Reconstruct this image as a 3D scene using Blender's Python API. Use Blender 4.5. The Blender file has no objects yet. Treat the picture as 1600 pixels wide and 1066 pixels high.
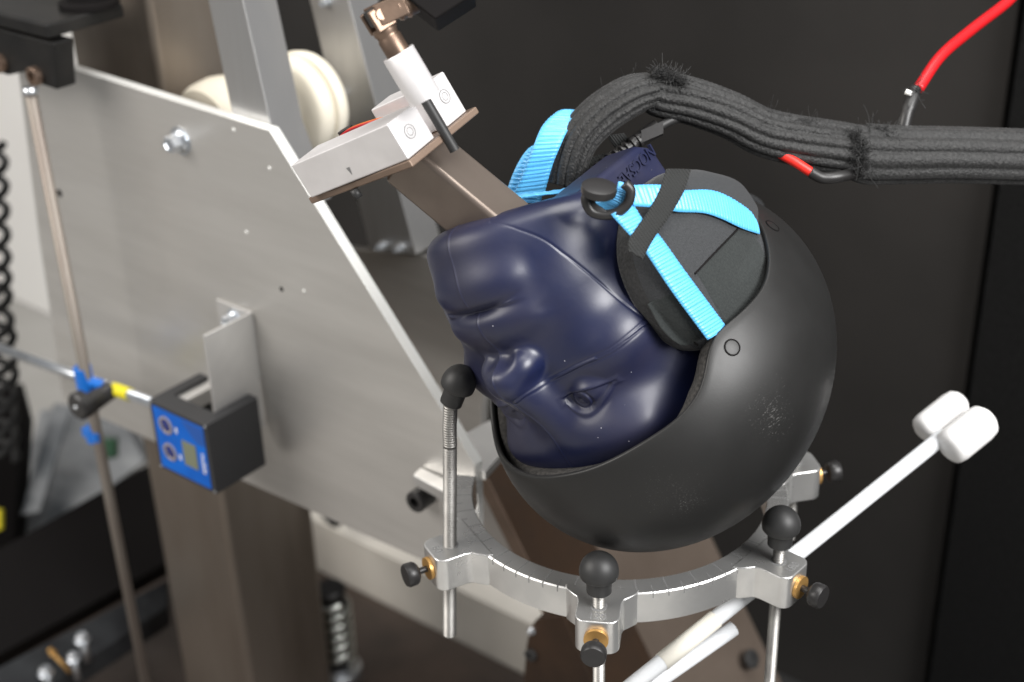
import bpy, bmesh, math, random
import numpy as np
from mathutils import Vector, Matrix
random.seed(7); rng = np.random.default_rng(7)
SC = bpy.context.scene; COL = SC.collection
# ------------------------------------------------------------------ camera
th, az, roll, FPX = math.radians(28.1), math.radians(39.0), math.radians(1.85), 2222.
_h = np.array([-math.sin(az), math.cos(az), 0]); _r = np.array([math.cos(az), math.sin(az), 0]); _z = np.array([0, 0, 1.])
CF = math.cos(th)*_h-math.sin(th)*_z; _u0 = math.sin(th)*_h+math.cos(th)*_z
CR = _r*math.cos(roll)-_u0*math.sin(roll); CU = _u0*math.cos(roll)+_r*math.sin(roll)
def ray(px, py): return CF+(px-800)/FPX*CR-(py-533)/FPX*CU
CC = np.array([0, 0, 1.])-ray(1018, 574)*0.93
def at(px, py, d): return CC+ray(px, py)*d                      # measured point at a depth
def onp(px, py, ax, v):                                         # measured point on an axis plane
    q = ray(px, py); return CC+q*((v-CC[ax])/q[ax])
def proj(P):
    v = np.asarray(P)-CC; d = v@CF
    return 800+FPX*(v@CR)/d, 533-FPX*(v@CU)/d, d
cd = bpy.data.cameras.new('camera'); cam = bpy.data.objects.new('camera', cd); COL.objects.link(cam)
m = Matrix(((CR[0], CU[0], -CF[0], CC[0]), (CR[1], CU[1], -CF[1], CC[1]), (CR[2], CU[2], -CF[2], CC[2]), (0, 0, 0, 1)))
cam.matrix_world = m; cd.lens = 50; cd.sensor_width = 36; cd.clip_start = .02; cd.clip_end = 50
cd.dof.use_dof = True; cd.dof.focus_distance = .86; cd.dof.aperture_fstop = 5.0
SC.camera = cam
# ------------------------------------------------------------------ world and lamps
W = bpy.data.worlds.new('World'); SC.world = W; W.use_nodes = True
bg = W.node_tree.nodes['Background']; bg.inputs[0].default_value = (.95, .97, 1, 1); bg.inputs[1].default_value = .26
def area(name, loc, target, sx, sy, power, color=(1, 1, 1)):
    l = bpy.data.lights.new(name, 'AREA'); l.shape = 'RECTANGLE'; l.size = sx; l.size_y = sy; l.energy = power; l.color = color
    o = bpy.data.objects.new(name, l); COL.objects.link(o); o.location = loc
    o.rotation_euler = (Vector(target)-Vector(loc)).to_track_quat('-Z', 'Y').to_euler(); return o
area('ceiling_lamp', (.2, .1, 2.7), (0, 0, 1), 1.1, 1.1, 26, (1, .985, .96))
area('softbox_right', (1.55, -.1, 2.15), (0, 0, 1), 1.0, 1.0, 66, (1, .99, .98))
area('softbox_left', (-1.3, -1.6, 2.2), (-.1, 0, 1), 1.6, 1.2, 46, (1, .955, .90))
SC.view_settings.view_transform = 'Standard'; SC.view_settings.look = 'None'; SC.view_settings.exposure = 0; SC.view_settings.gamma = 1
SC.view_settings.use_curve_mapping = False
# ------------------------------------------------------------------ materials
def mat(name, base, rough=.5, metal=0, spec=.5, c2=None, nscale=20, stretch=(1, 1, 1), contrast=(.35, .65), rvar=0, bump=0, bscale=None, bstretch=None,
        coat=0, specks=None, rot=(0, 0, 0), wave=None, sheen=0, detail=6, bdist=.001):
    m = bpy.data.materials.new(name); m.use_nodes = True; nt = m.node_tree; N = nt.nodes; L = nt.links
    b = N['Principled BSDF']; b.inputs['Base Color'].default_value = (*base, 1); b.inputs['Roughness'].default_value = rough
    b.inputs['Metallic'].default_value = metal; b.inputs['Specular IOR Level'].default_value = spec
    b.inputs['Coat Weight'].default_value = coat; b.inputs['Coat Roughness'].default_value = .25
    if sheen: b.inputs['Sheen Weight'].default_value = sheen; b.inputs['Sheen Roughness'].default_value = .5
    tc = N.new('ShaderNodeTexCoord')
    def noise(scale, st, det=detail):
        mp = N.new('ShaderNodeMapping'); mp.inputs['Scale'].default_value = st; mp.inputs['Rotation'].default_value = rot; L.new(tc.outputs['Object'], mp.inputs[0])
        n = N.new('ShaderNodeTexNoise'); n.inputs['Scale'].default_value = scale; n.inputs['Detail'].default_value = det; L.new(mp.outputs[0], n.inputs[0]); return n
    col = None
    if c2 is not None or rvar:
        n = noise(nscale, stretch)
        rp = N.new('ShaderNodeMapRange'); rp.inputs[1].default_value = contrast[0]; rp.inputs[2].default_value = contrast[1]; L.new(n.outputs[0], rp.inputs[0])
        if c2 is not None:
            mx = N.new('ShaderNodeMix'); mx.data_type = 'RGBA'; mx.inputs[6].default_value = (*base, 1); mx.inputs[7].default_value = (*c2, 1)
            L.new(rp.outputs[0], mx.inputs[0]); col = mx.outputs[2]
        if rvar:
            mr = N.new('ShaderNodeMapRange'); mr.inputs[3].default_value = rough-rvar; mr.inputs[4].default_value = rough+rvar
            L.new(rp.outputs[0], mr.inputs[0]); L.new(mr.outputs[0], b.inputs['Roughness'])
    if specks:   # (colour, scale, size, presence threshold)
        sc_, ss, sz, pr = specks
        v = N.new('ShaderNodeTexVoronoi'); v.inputs['Scale'].default_value = ss; L.new(tc.outputs['Object'], v.inputs[0])
        lt = N.new('ShaderNodeMath'); lt.operation = 'LESS_THAN'; lt.inputs[1].default_value = sz; L.new(v.outputs['Distance'], lt.inputs[0])
        sp = N.new('ShaderNodeSeparateColor'); L.new(v.outputs['Color'], sp.inputs[0])
        g = N.new('ShaderNodeMath'); g.operation = 'GREATER_THAN'; g.inputs[1].default_value = pr; L.new(sp.outputs[0], g.inputs[0])
        mu = N.new('ShaderNodeMath'); mu.operation = 'MULTIPLY'; L.new(lt.outputs[0], mu.inputs[0]); L.new(g.outputs[0], mu.inputs[1])
        mx = N.new('ShaderNodeMix'); mx.data_type = 'RGBA'; mx.inputs[7].default_value = (*sc_, 1)
        if col: L.new(col, mx.inputs[6])
        else: mx.inputs[6].default_value = (*base, 1)
        L.new(mu.outputs[0], mx.inputs[0]); col = mx.outputs[2]
    if col: L.new(col, b.inputs['Base Color'])
    if bump:
        if wave:
            n = N.new('ShaderNodeTexWave'); n.inputs['Scale'].default_value = wave; n.bands_direction = 'DIAGONAL'; L.new(tc.outputs['Object'], n.inputs[0]); src = n.outputs['Fac']
        else:
            n = noise(bscale or nscale, bstretch or stretch, 3); src = n.outputs[0]
        bp = N.new('ShaderNodeBump'); bp.inputs['Strength'].default_value = bump; bp.inputs['Distance'].default_value = bdist
        L.new(src, bp.inputs['Height']); L.new(bp.outputs[0], b.inputs['Normal'])
    return m
M = dict(
    plate=mat('brushed_aluminium', (.67, .655, .63), .38, .66, c2=(.53, .515, .49), nscale=4, stretch=(1, 4, 7), contrast=(.3, .7), rvar=.09, bump=.22, bscale=60, bstretch=(1, 1, 24), rot=(0, .35, 0)),
    bar=mat('flat_bar_aluminium', (.52, .52, .52), .38, .8, c2=(.42, .41, .40), nscale=8, stretch=(3, 3, .5), rvar=.06),
    cut=mat('cut_aluminium_edge', (.93, .93, .90), .38, .3, bump=.1, bscale=90),
    ring=mat('machined_aluminium', (.80, .795, .78), .34, .85, c2=(.68, .68, .67), nscale=30, rvar=.07, bump=.05, bscale=200),
    mark=mat('engraved_mark', (.26, .26, .26), .6, .3),
    rod=mat('threaded_zinc', (.42, .41, .39), .45, .8, c2=(.30, .29, .275), nscale=60),
    zinc=mat('zinc_plated', (.70, .73, .76), .28, .9, c2=(.55, .58, .62), nscale=80),
    sheet=mat('sheet_aluminium', (.68, .67, .65), .45, .5, c2=(.52, .51, .5), nscale=12, bump=.08, bscale=150),
    rust=mat('raw_steel_column', (.36, .315, .27), .42, .75, c2=(.19, .155, .125), nscale=5, stretch=(2, 2, .5), contrast=(.3, .7), rvar=.1, bump=.1, bscale=60),
    brown=mat('brown_steel_and_slab_shade', (.075, .046, .030), .38, .5, c2=(.04, .026, .018), nscale=14, rvar=.1, bump=.12, bscale=150),  # gusset's own brown; on the slab top its darkness paints the helmet's shade
    olive=mat('worn_brown_plate', (.17, .135, .11), .45, .4, c2=(.095, .072, .056), nscale=9, contrast=(.3, .7), rvar=.1, bump=.12, bscale=150),
    tan=mat('tan_steel_and_lit_edge', (.26, .185, .14), .45, .4, c2=(.19, .135, .10), nscale=25, rvar=.08, bump=.1, bscale=200),  # bracket plate's own tan; on the slab's front strip it paints lit steel
    tube=mat('steel_box_tube', (.27, .225, .19), .36, .7, c2=(.17, .135, .115), nscale=12, contrast=(.35, .65), rvar=.08, bump=.06, bscale=120),
    anod=mat('matt_silver_block', (.80, .78, .78), .38, .35, c2=(.72, .70, .70), nscale=40, bump=.04, bscale=300),
    bronze=mat('bronzed_steel', (.24, .165, .12), .38, .7, c2=(.15, .105, .08), nscale=60, bump=.1, bscale=200),
    resin=mat('navy_resin', (.0070, .0115, .046), .46, 0, .65, coat=.12, c2=(.014, .0145, .040), nscale=16, contrast=(.35, .7), rvar=.11, bump=.03, bscale=420, specks=((.5, .5, .55), 120, .042, .72)),
    shell=mat('satin_black_shell', (.015, .0148, .0145), .45, 0, .4, rvar=.04, nscale=30, bump=.03, bscale=900),
    foam=mat('grey_foam', (.06, .056, .052), .9, c2=(.018, .017, .016), nscale=450, bump=.5, bscale=500),
    padf=mat('grey_woven_fabric', (.034, .036, .039), .8, sheen=.06, c2=(.022, .024, .026), nscale=900, bump=.6, bscale=1100),
    padd=mat('dark_woven_fabric', (.012, .015, .015), .85, sheen=.06, c2=(.021, .025, .024), nscale=800, bump=.5, bscale=700),
    felt=mat('black_felt', (.014, .014, .014), .95, sheen=.15, c2=(.03, .03, .03), nscale=600, bump=.6, bscale=600),
    blue=mat('blue_webbing', (.10, .47, .86), .42, 0, .8, coat=.1, sheen=.08, bump=.12, bscale=1500),
    webb=mat('black_webbing', (.011, .012, .0115), .8, sheen=.08, bump=.4, wave=240),
    plas=mat('black_plastic', (.022, .021, .021), .38, bump=.05, bscale=400),
    rubb=mat('black_rubber', (.022, .022, .022), .5, c2=(.03, .03, .03), nscale=90),
    sleeve=mat('braided_sleeve', (.006, .006, .006), .6, sheen=.10, c2=(.026, .0255, .025), nscale=420, contrast=(.45, .75), bump=.5, bscale=600, bdist=.002),
    fuzz=mat('frayed_fibre', (.022, .022, .022), .6),
    red=mat('red_insulation', (.50, .008, .012), .38),
    redb=mat('bright_red_wire', (.80, .03, .02), .4),
    nylon=mat('cream_nylon', (.78, .73, .62), .42, c2=(.72, .66, .53), nscale=8),
    white=mat('white_plastic_rod', (.78, .80, .82), .45, c2=(.74, .76, .78), nscale=20),
    tape=mat('cream_tape', (.80, .77, .68), .6),
    foamw=mat('white_foam', (.84, .83, .82), .85, bump=.2, bscale=200),
    brass=mat('brass_washer', (.62, .36, .12), .4, .7),
    boxp=mat('charcoal_enclosure', (.030, .030, .032), .6, bump=.15, bscale=900),
    label=mat('blue_label', (.004, .16, .70), .5, spec=.25, c2=(.003, .10, .50), nscale=18),
    labeld=mat('dark_blue_print', (.01, .09, .40), .4),
    lens=mat('navy_lens', (.01, .02, .16), .2, coat=.5),
    lensr=mat('lens_bezel', (.55, .50, .50), .35, .6),
    lcd=mat('display_glass', (.20, .22, .15), .25),
    yellow=mat('yellow_tape', (.80, .70, .02), .5),
    tie=mat('blue_clamp_plastic', (.01, .17, .66), .45),
    pole=mat('dull_steel_pole', (.26, .235, .205), .48, .55, c2=(.22, .185, .16), nscale=40, stretch=(1, 1, .3)),
    blackm=mat('black_painted_steel', (.006, .006, .006), .5, .0, .3, c2=(.014, .013, .012), nscale=30, bump=.1, bscale=100),
    panel=mat('charcoal_board', (.025, .0228, .0212), .85, spec=.3, c2=(.019, .0175, .0162), nscale=6, bump=.08, bscale=500),
    foamwall=mat('black_acoustic_foam', (.003, .003, .003), .95, spec=.15, c2=(.008, .008, .008), nscale=260, bump=.5, bscale=320, bdist=.003),
    whiteb=mat('white_board', (.96, .95, .92), .6, c2=(.93, .91, .88), nscale=4),
    black=mat('matt_black', (.004, .003, .003), .8, spec=.2),
    grey=mat('grey_tub', (.30, .31, .32), .30, c2=(.09, .10, .11), nscale=14),
    beige=mat('beige_painted_steel', (.78, .74, .67), .55, c2=(.68, .64, .57), nscale=9),
    floorm=mat('oily_brown_floor', (.09, .065, .052), .5, .2, c2=(.045, .034, .028), nscale=9, rvar=.1, bump=.1, bscale=60),
    concrete=mat('pale_bounce_floor', (.42, .41, .39), .6, c2=(.34, .33, .31), nscale=5),
    blackfloor=mat('black_rubber_floor', (.010, .010, .010), .7, c2=(.02, .019, .018), nscale=14, bump=.1, bscale=90),
    rail=mat('worn_dark_rail', (.07, .075, .08), .45, .5, c2=(.035, .036, .04), nscale=25),
    orange=mat('orange_wire', (.80, .22, .03), .45), green=mat('green_plastic', (.015, .07, .03), .5), spring=mat('spring_steel', (.72, .74, .70), .25, 1),
)
# worn scratches on the shell: two clusters of pale specks with their own outline
def shell_wear(m, centres):
    nt = m.node_tree; N = nt.nodes; L = nt.links; b = N['Principled BSDF']; tc = N.new('ShaderNodeTexCoord')
    acc = None
    for c, rad in centres:
        d = N.new('ShaderNodeVectorMath'); d.operation = 'DISTANCE'; d.inputs[1].default_value = c; L.new(tc.outputs['Object'], d.inputs[0])
        mr = N.new('ShaderNodeMapRange'); mr.inputs[1].default_value = rad; mr.inputs[2].default_value = 0; mr.inputs[3].default_value = 0; mr.inputs[4].default_value = 1
        L.new(d.outputs['Value'], mr.inputs[0])
        if acc is None: acc = mr.outputs[0]
        else:
            mx = N.new('ShaderNodeMath'); mx.operation = 'MAXIMUM'; L.new(acc, mx.inputs[0]); L.new(mr.outputs[0], mx.inputs[1]); acc = mx.outputs[0]
    n = N.new('ShaderNodeTexNoise'); n.inputs['Scale'].default_value = 1300; n.inputs['Detail'].default_value = 4; n.inputs['Roughness'].default_value = .7
    mp = N.new('ShaderNodeMapping'); mp.inputs['Scale'].default_value = (1, .25, .8); mp.inputs['Rotation'].default_value = (.4, .6, 0)
    L.new(tc.outputs['Object'], mp.inputs[0]); L.new(mp.outputs[0], n.inputs[0])
    n2 = N.new('ShaderNodeTexNoise'); n2.inputs['Scale'].default_value = 60; L.new(tc.outputs['Object'], n2.inputs[0])
    a = N.new('ShaderNodeMath'); a.operation = 'MULTIPLY'; L.new(acc, a.inputs[0]); L.new(n2.outputs[0], a.inputs[1])
    s = N.new('ShaderNodeMath'); s.operation = 'MULTIPLY_ADD'; s.inputs[1].default_value = .30; L.new(a.outputs[0], s.inputs[0]); L.new(n.outputs[0], s.inputs[2])
    t = N.new('ShaderNodeMapRange'); t.inputs[1].default_value = .70; t.inputs[2].default_value = .80; L.new(s.outputs[0], t.inputs[0])
    mx = N.new('ShaderNodeMix'); mx.data_type = 'RGBA'; mx.inputs[6].default_value = (.015, .0148, .0145, 1); mx.inputs[7].default_value = (.10, .098, .095, 1)
    L.new(t.outputs[0], mx.inputs[0]); L.new(mx.outputs[2], b.inputs['Base Color'])
# ------------------------------------------------------------------ building helpers
def arr(v): return np.asarray(v, float)
def thing(name, label, cat, loc=(0, 0, 0), group=None):
    o = bpy.data.objects.new(name, None); COL.objects.link(o); o.location = [float(x) for x in loc]; o.empty_display_size = .02
    o['label'] = label; o['category'] = cat
    if group: o['group'] = group
    return o
def base_of(p):
    v = Vector((0, 0, 0))
    while p is not None: v += p.location; p = p.parent
    return v
def obj(name, verts, faces, mt, parent=None, smooth=False, bevel=0, seg=2, subd=0, mats=None, fm=None, auto=None):
    verts = arr(verts)
    b = arr(base_of(parent)) if parent is not None else verts.mean(0)*0
    if parent is None:
        b = (verts.min(0)+verts.max(0))/2; b[2] = verts[:, 2].min()
    me = bpy.data.meshes.new(name); me.from_pydata((verts-b).tolist(), [], [list(map(int, f)) for f in faces])
    for q in (mats or [mt]): me.materials.append(q)
    if fm is not None: me.polygons.foreach_set('material_index', list(fm))
    if smooth: me.polygons.foreach_set('use_smooth', [True]*len(me.polygons))
    bm = bmesh.new(); bm.from_mesh(me); bmesh.ops.recalc_face_normals(bm, faces=bm.faces); bm.to_mesh(me); bm.free()
    me.update(); o = bpy.data.objects.new(name, me); COL.objects.link(o)
    if parent is not None: o.parent = parent
    else: o.location = b
    if bevel:
        md = o.modifiers.new('bevel', 'BEVEL'); md.width = bevel; md.segments = seg; md.limit_method = 'ANGLE'; md.angle_limit = math.radians(35)
        me.polygons.foreach_set('use_smooth', [True]*len(me.polygons)); md.harden_normals = True
    if subd: md = o.modifiers.new('subd', 'SUBSURF'); md.levels = subd; md.render_levels = subd
    if auto and not bevel:
        me.polygons.foreach_set('use_smooth', [True]*len(me.polygons))
        me.set_sharp_from_angle(angle=math.radians(auto))
    return o
def tag(o, label, cat, group=None):
    o['label'] = label; o['category'] = cat
    if group: o['group'] = group
    return o
def struct(o): o['kind'] = 'structure'; return o
def cat_(*parts):    # merge (verts, faces) lists
    V, Fc = [], []
    for v, f in parts:
        n = sum(len(q) for q in V); V.append(arr(v)); Fc += [[i+n for i in q] for q in f]
    return np.concatenate(V), Fc
def prism(poly, ex):  # polygon of 3-D points, extruded by vector ex
    P = arr(poly); n = len(P); V = np.concatenate([P, P+arr(ex)])
    F_ = [list(range(n))[::-1], list(range(n, 2*n))]+[[i, (i+1) % n, n+(i+1) % n, n+i] for i in range(n)]
    return V, F_
def box(c, ax, ay, az_):   # centre, three half-axis vectors
    c, a, b, d = arr(c), arr(ax), arr(ay), arr(az_)
    return prism([c-a-b-d, c+a-b-d, c+a+b-d, c-a+b-d], 2*d)
def bx(lo, hi):
    lo, hi = arr(lo), arr(hi); c = (lo+hi)/2; s = (hi-lo)/2
    return box(c, (s[0], 0, 0), (0, s[1], 0), (0, 0, s[2]))
def basis(d):
    d = arr(d)/np.linalg.norm(d); t = arr((0, 0, 1)) if abs(d[2]) < .9 else arr((1, 0, 0))
    a = np.cross(t, d); a /= np.linalg.norm(a); return a, np.cross(d, a), d
def lathe(p0, d, prof, n=32, a0=None):   # prof: (distance along d, radius)
    a, b, d = basis(d); p0 = arr(p0)
    if a0 is not None: a = a0; b = np.cross(d, a)
    V, F_ = [], []; an = np.arange(n)*2*math.pi/n
    for h, r in prof: V += list(p0+d*h+np.outer(np.cos(an), a)*r+np.outer(np.sin(an), b)*r)
    for k in range(len(prof)-1):
        for i in range(n): F_.append([k*n+i, k*n+(i+1) % n, (k+1)*n+(i+1) % n, (k+1)*n+i])
    F_.append(list(range(n))[::-1]); F_.append([(len(prof)-1)*n+i for i in range(n)])
    return np.array(V), F_
def cyl(p0, p1, r, n=24, r1=None):
    p0, p1 = arr(p0), arr(p1); L_ = np.linalg.norm(p1-p0); return lathe(p0, p1-p0, [(0, r), (L_, r if r1 is None else r1)], n)
def spline(P, n):
    P = arr(P); Q = np.concatenate([[2*P[0]-P[1]], P, [2*P[-1]-P[-2]]]); out = []
    seg = np.linalg.norm(np.diff(P, axis=0)[:, :3], axis=1); cum = np.concatenate([[0], np.cumsum(seg)])
    for s in np.linspace(0, cum[-1], n):
        k = min(np.searchsorted(cum, s, 'right')-1, len(P)-2); t = (s-cum[k])/max(seg[k], 1e-9)
        a, b, c, d = Q[k], Q[k+1], Q[k+2], Q[k+3]
        out.append(.5*((2*b)+(c-a)*t+(2*a-5*b+4*c-d)*t*t+(3*b-3*c+d-a)*t**3))
    return np.array(out)
def tube(P, r, n=12, cap=True, xs=None, up=None):  # xs(k, phi)->radius factor ; r scalar or array
    P = arr(P); m_ = len(P); r = np.broadcast_to(r, m_); T = np.gradient(P, axis=0); T /= np.linalg.norm(T, axis=1, keepdims=True)
    a = basis(T[0])[0] if up is None else arr(up); V, F_ = [], []; an = np.arange(n)*2*math.pi/n
    for k in range(m_):
        a = a-T[k]*(a@T[k]); a /= np.linalg.norm(a); b = np.cross(T[k], a)
        f = np.ones(n) if xs is None else xs(k, an)
        if isinstance(f, tuple): f, sa, sb = f
        else: sa = sb = 1
        V += list(P[k]+(np.outer(np.cos(an)*f, a)*sa+np.outer(np.sin(an)*f, b)*sb)*r[k])
    for k in range(m_-1):
        for i in range(n): F_.append([k*n+i, k*n+(i+1) % n, (k+1)*n+(i+1) % n, (k+1)*n+i])
    if cap: F_.append(list(range(n))[::-1]); F_.append([(m_-1)*n+i for i in range(n)])
    return np.array(V), F_
def threaded(p0, p1, r, pitch=.0019, depth=.0011, n=14):
    p0, p1 = arr(p0), arr(p1); L_ = np.linalg.norm(p1-p0); k = int(L_/pitch); pr = []
    for i in range(k):
        pr += [(i*pitch, r-depth), (i*pitch+pitch*.5, r)]
    return lathe(p0, p1-p0, pr, n)
def ribbon(A, B, n=60, thick=.0011, wob=0, rib=0, ribn=60, cross=6):   # two edge polylines
    A, B = spline(A, n), spline(B, n); V, F_ = [], []
    T = np.gradient((A+B)/2, axis=0); Nn = np.cross(T, B-A); Nn /= np.linalg.norm(Nn, axis=1, keepdims=True)
    if (Nn[n//2]@(CC-A[n//2])) < 0: Nn = -Nn
    for k in range(n):
        for j in range(cross+1):
            t = j/cross; off = rib*math.sin(k/n*ribn*2*math.pi+.6*math.sin(t*3+k*.3))*(.7+.3*math.sin(k*.9))
            sag = -thick*.35*(2*t-1)**4
            V.append(A[k]*(1-t)+B[k]*t+Nn[k]*(thick/2+off+sag))
    for k in range(n):
        for j in range(cross+1): t = j/cross; V.append(A[k]*(1-t)+B[k]*t-Nn[k]*thick/2)
    w = cross+1; o2 = n*w
    for k in range(n-1):
        for j in range(cross):
            a = k*w+j; F_.append([a, a+1, a+w+1, a+w]); F_.append([o2+a, o2+a+w, o2+a+w+1, o2+a+1])
        F_.append([k*w, k*w+w, o2+k*w+w, o2+k*w]); F_.append([k*w+cross, o2+k*w+cross, o2+k*w+w+cross, k*w+w+cross])
    for k in (0, n-1):
        for j in range(cross): a = k*w+j; F_.append([a, a+1, o2+a+1, o2+a])
    return np.array(V), F_
def hexbolt(name, p, d, r, h, mt, parent, socket=False, washer=0):
    p = arr(p); d = arr(d)/np.linalg.norm(d)
    parts = []
    if washer: parts.append(lathe(p, d, [(0, washer), (.0012, washer)], 28)); p = p+d*.00121
    if socket:
        parts.append(lathe(p, d, [(0, r), (h*.93, r), (h, r*.93), (h, r*.5), (h*.55, r*.48)], 28))
    else:
        parts.append(lathe(p, d, [(0, r*1.25), (h*.12, r*1.3), (h*.28, r*1.02)], 28))
        parts.append(lathe(p+d*h*.2, d, [(0, r), (h*.72, r), (h*.8, r*.86), (h*.8, r*.6), (h*.66, r*.5)], 6))
    v, f = cat_(*parts); return obj(name, v, f, mt, parent, auto=30)
def text(name, s, size, origin, xdir, ydir, mt, parent, depth=.0004, align='CENTER', bold=0):
    cu = bpy.data.curves.new('t', 'FONT'); cu.body = s; cu.size = size; cu.extrude = depth/2; cu.align_x = align; cu.align_y = 'CENTER'; cu.offset = bold
    to = bpy.data.objects.new('t', cu); COL.objects.link(to); dg = bpy.context.evaluated_depsgraph_get(); dg.update()
    me = bpy.data.meshes.new_from_object(to.evaluated_get(dg)); bpy.data.objects.remove(to)
    V = np.array([v.co[:] for v in me.vertices]); F_ = [list(p.vertices) for p in me.polygons]
    x = arr(xdir)/np.linalg.norm(xdir); y = arr(ydir)-x*(arr(ydir)@x); y /= np.linalg.norm(y); zz = np.cross(x, y)
    P = arr(origin)+np.outer(V[:, 0], x)+np.outer(V[:, 1], y)+np.outer(V[:, 2], zz)
    return obj(name, P, F_, mt, parent)
X, Y, Z = np.eye(3)
# ------------------------------------------------------------------ the head's own frame (it hangs upside down, tilted)
_S = arr((.70, .17, .69)); _S /= np.linalg.norm(_S); _N = arr((-.55, -.56, .62)); _N -= _S*(_N@_S); _N /= np.linalg.norm(_N); _U = np.cross(_S, _N)
HM = np.stack([v[0]*CR+v[1]*CU-v[2]*CF for v in (_S, _N, _U)], 1); HO = at(971, 525, .916)
HS, HN, HU = HM.T
def LW(p): return HO+arr(p)@HM.T*.001
def WL(p): return (arr(p)-HO)@HM*1000
def lpl(px, py, ax, v):      # point of the head frame's plane ax=v (mm) seen at px,py -> local mm
    c = WL(CC); q = ray(px, py)@HM*1000; return c+q*((v-c[ax])/q[ax])
CW = WL(CC)
# ================================================================== THE SETTING
PY = .03            # front face of the near side plate
FZ = .20            # floor height
struct(obj('floor', *bx((-6, -5, FZ-.05), (6, 5, FZ)), M['concrete']))  # out-of-view front part, made pale to bounce light and reflect in the metal
wr = onp(1552, 300, 1, .62)
tag(obj('black_mat', *bx((-.29, -.30, FZ+.001), (2.6, .615, FZ+.008)), M['blackfloor']), 'thin black rubber mat on the floor under the ring', 'mat')
struct(obj('back_wall', *bx((-1.372, .62, FZ+.001), (wr[0], .66, 1.62)), M['panel'], bevel=.003))
struct(obj('dark_foam_wall', *bx((wr[0]+.012, .60, FZ+.001), (3.5, .70, 1.62)), M['foamwall']))
struct(obj('side_wall', *bx((-4.5, .70, FZ+.001), (-1.38, .74, 1.62)), M['whiteb']))
# ================================================================== MACHINE
tag(obj('base_plate', *bx((-1.35, -.6, FZ+.001), (-.30, .415, FZ+.012)), M['floorm'], bevel=.002), 'oily brown steel base plate on the floor under the column', 'base plate')
# --- side plate
def plate_poly(pts, y): return [onp(px, py, 1, y) for px, py in pts]
sp = thing('side_plate', 'large brushed aluminium plate with a slanted front edge, nearest the camera', 'machine plate', onp(400, 640, 1, PY))
pp = [(-2, 60), (88, 100), (421, 204), (690, 640), (742, 728), (745, 905), (700, 893), (100, 628), (62, 380)]
pw = plate_poly(pp, PY); pw[0] = onp(24, 78, 1, PY)
v, f = prism(pw, (0, .010, 0)); fm = [0, 0]+[1]*len(pw)
obj('plate', v, f, M['plate'], sp, mats=[M['plate'], M['cut']], fm=fm, bevel=.0006)
for px, py, r in ((283, 220, .0062),): hexbolt('hex_bolt', onp(px, py, 1, PY)+arr((0, 0, 0)), -Y, r*1.25, .013, M['zinc'], sp, washer=.0125)
hexbolt('socket_bolt', onp(667, 772, 1, PY), -Y, .0095, .016, M['plas'], sp, socket=True)
for px, py in ((421, 263), (385, 363), (475, 455), (365, 203)):
    obj('rivet_dot', *lathe(onp(px, py, 1, PY), -Y, [(-.001, .0016), (.0004, .0015), (.0008, .0008)], 12), M['cut'], sp, smooth=True)
for px, py, w_ in ((93, 302, .004), (440, 452, .0022)):
    obj('drilled_hole', *lathe(onp(px, py, 1, PY), -Y, [(-.001, w_), (.0002, w_)], 14), M['black'], sp)
# --- angle bracket holding the speed display
br = thing('angle_bracket', 'folded aluminium angle bolted to the large plate, carrying the blue display box', 'bracket', onp(400, 600, 1, PY))
t0 = onp(346, 474, 1, PY); t1 = onp(396, 492, 1, PY); b1 = onp(409, 620, 1, PY-.004)
h_ = .155
x0, x1, zt = t0[0], t1[0], t1[2]+.003
obj('wall_flange', *bx((x0-.004, PY-.0026, zt-h_*.42), (x1, PY-.0004, zt)), M['sheet'], br, bevel=.0005)
fo = onp(320, 532, 0, x1); print('flange out', fo, x1, zt)
obj('outer_flange', *bx((x1-.0022, fo[1], zt-.115), (x1, PY-.0027, zt)), M['sheet'], br, bevel=.0005)
hexbolt('hex_bolt', onp(366, 497, 1, PY-.003), -Y, .0055, .010, M['zinc'], br, washer=.009)
# --- speed display box
q0, q1, q2, q3 = (232, 626), (324, 664), (340, 767), (240, 722)
YB = fo[1]-.020; 
B0 = onp(232, 626, 1, YB); B1 = onp(322, 663, 1, YB); B3 = onp(328, 768, 1, YB); ztop = (B0[2]+B1[2])/2; zbot = B3[2]
D1 = onp(402, 617, 0, B1[0]); yb = D1[1]
print('box', B0, B1, B3, D1)
db = thing('display_box', 'charcoal sensor box with blue face panel and small display', 'sensor box', (B0[0], YB, zbot))
w3 = .012
poly = [(B0[0], YB), (B1[0], YB), (B1[0], yb), (B1[0]-w3, yb), (B1[0]-w3, YB+w3*1.6), (B0[0]+w3, YB+w3*1.6), (B0[0]+w3, yb), (B0[0], yb)]
v, f = prism([(x, y, zbot) for x, y in poly], (0, 0, ztop-zbot)); obj('enclosure', v, f, M['boxp'], db, bevel=.0012)
hgt = ztop-zbot; wid = B1[0]-B0[0]
def fb(u, w, dy=0): return arr((B0[0]+wid*u, YB-dy, ztop-hgt*w))
def panel(u0, w0, u1, w1, dy, name, mt, par, th_=.0006):
    a = fb(u0, w1); b = fb(u1, w0); return obj(name, *bx((a[0], YB-dy-th_, a[2]), (b[0], YB-dy, b[2])), mt, par, bevel=.0003)
lab = panel(.06, .06, .93, .95, 0, 'face_label', M['label'], db)
obj('print_band', *prism([fb(.55, .08, .0007), fb(.92, .08, .0007), fb(.92, .34, .0007), fb(.80, .34, .0007)], (0, -.0001, 0)), M['labeld'], lab)
panel(.52, .38, .76, .74, .0007, 'display', M['lcd'], db)
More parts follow.
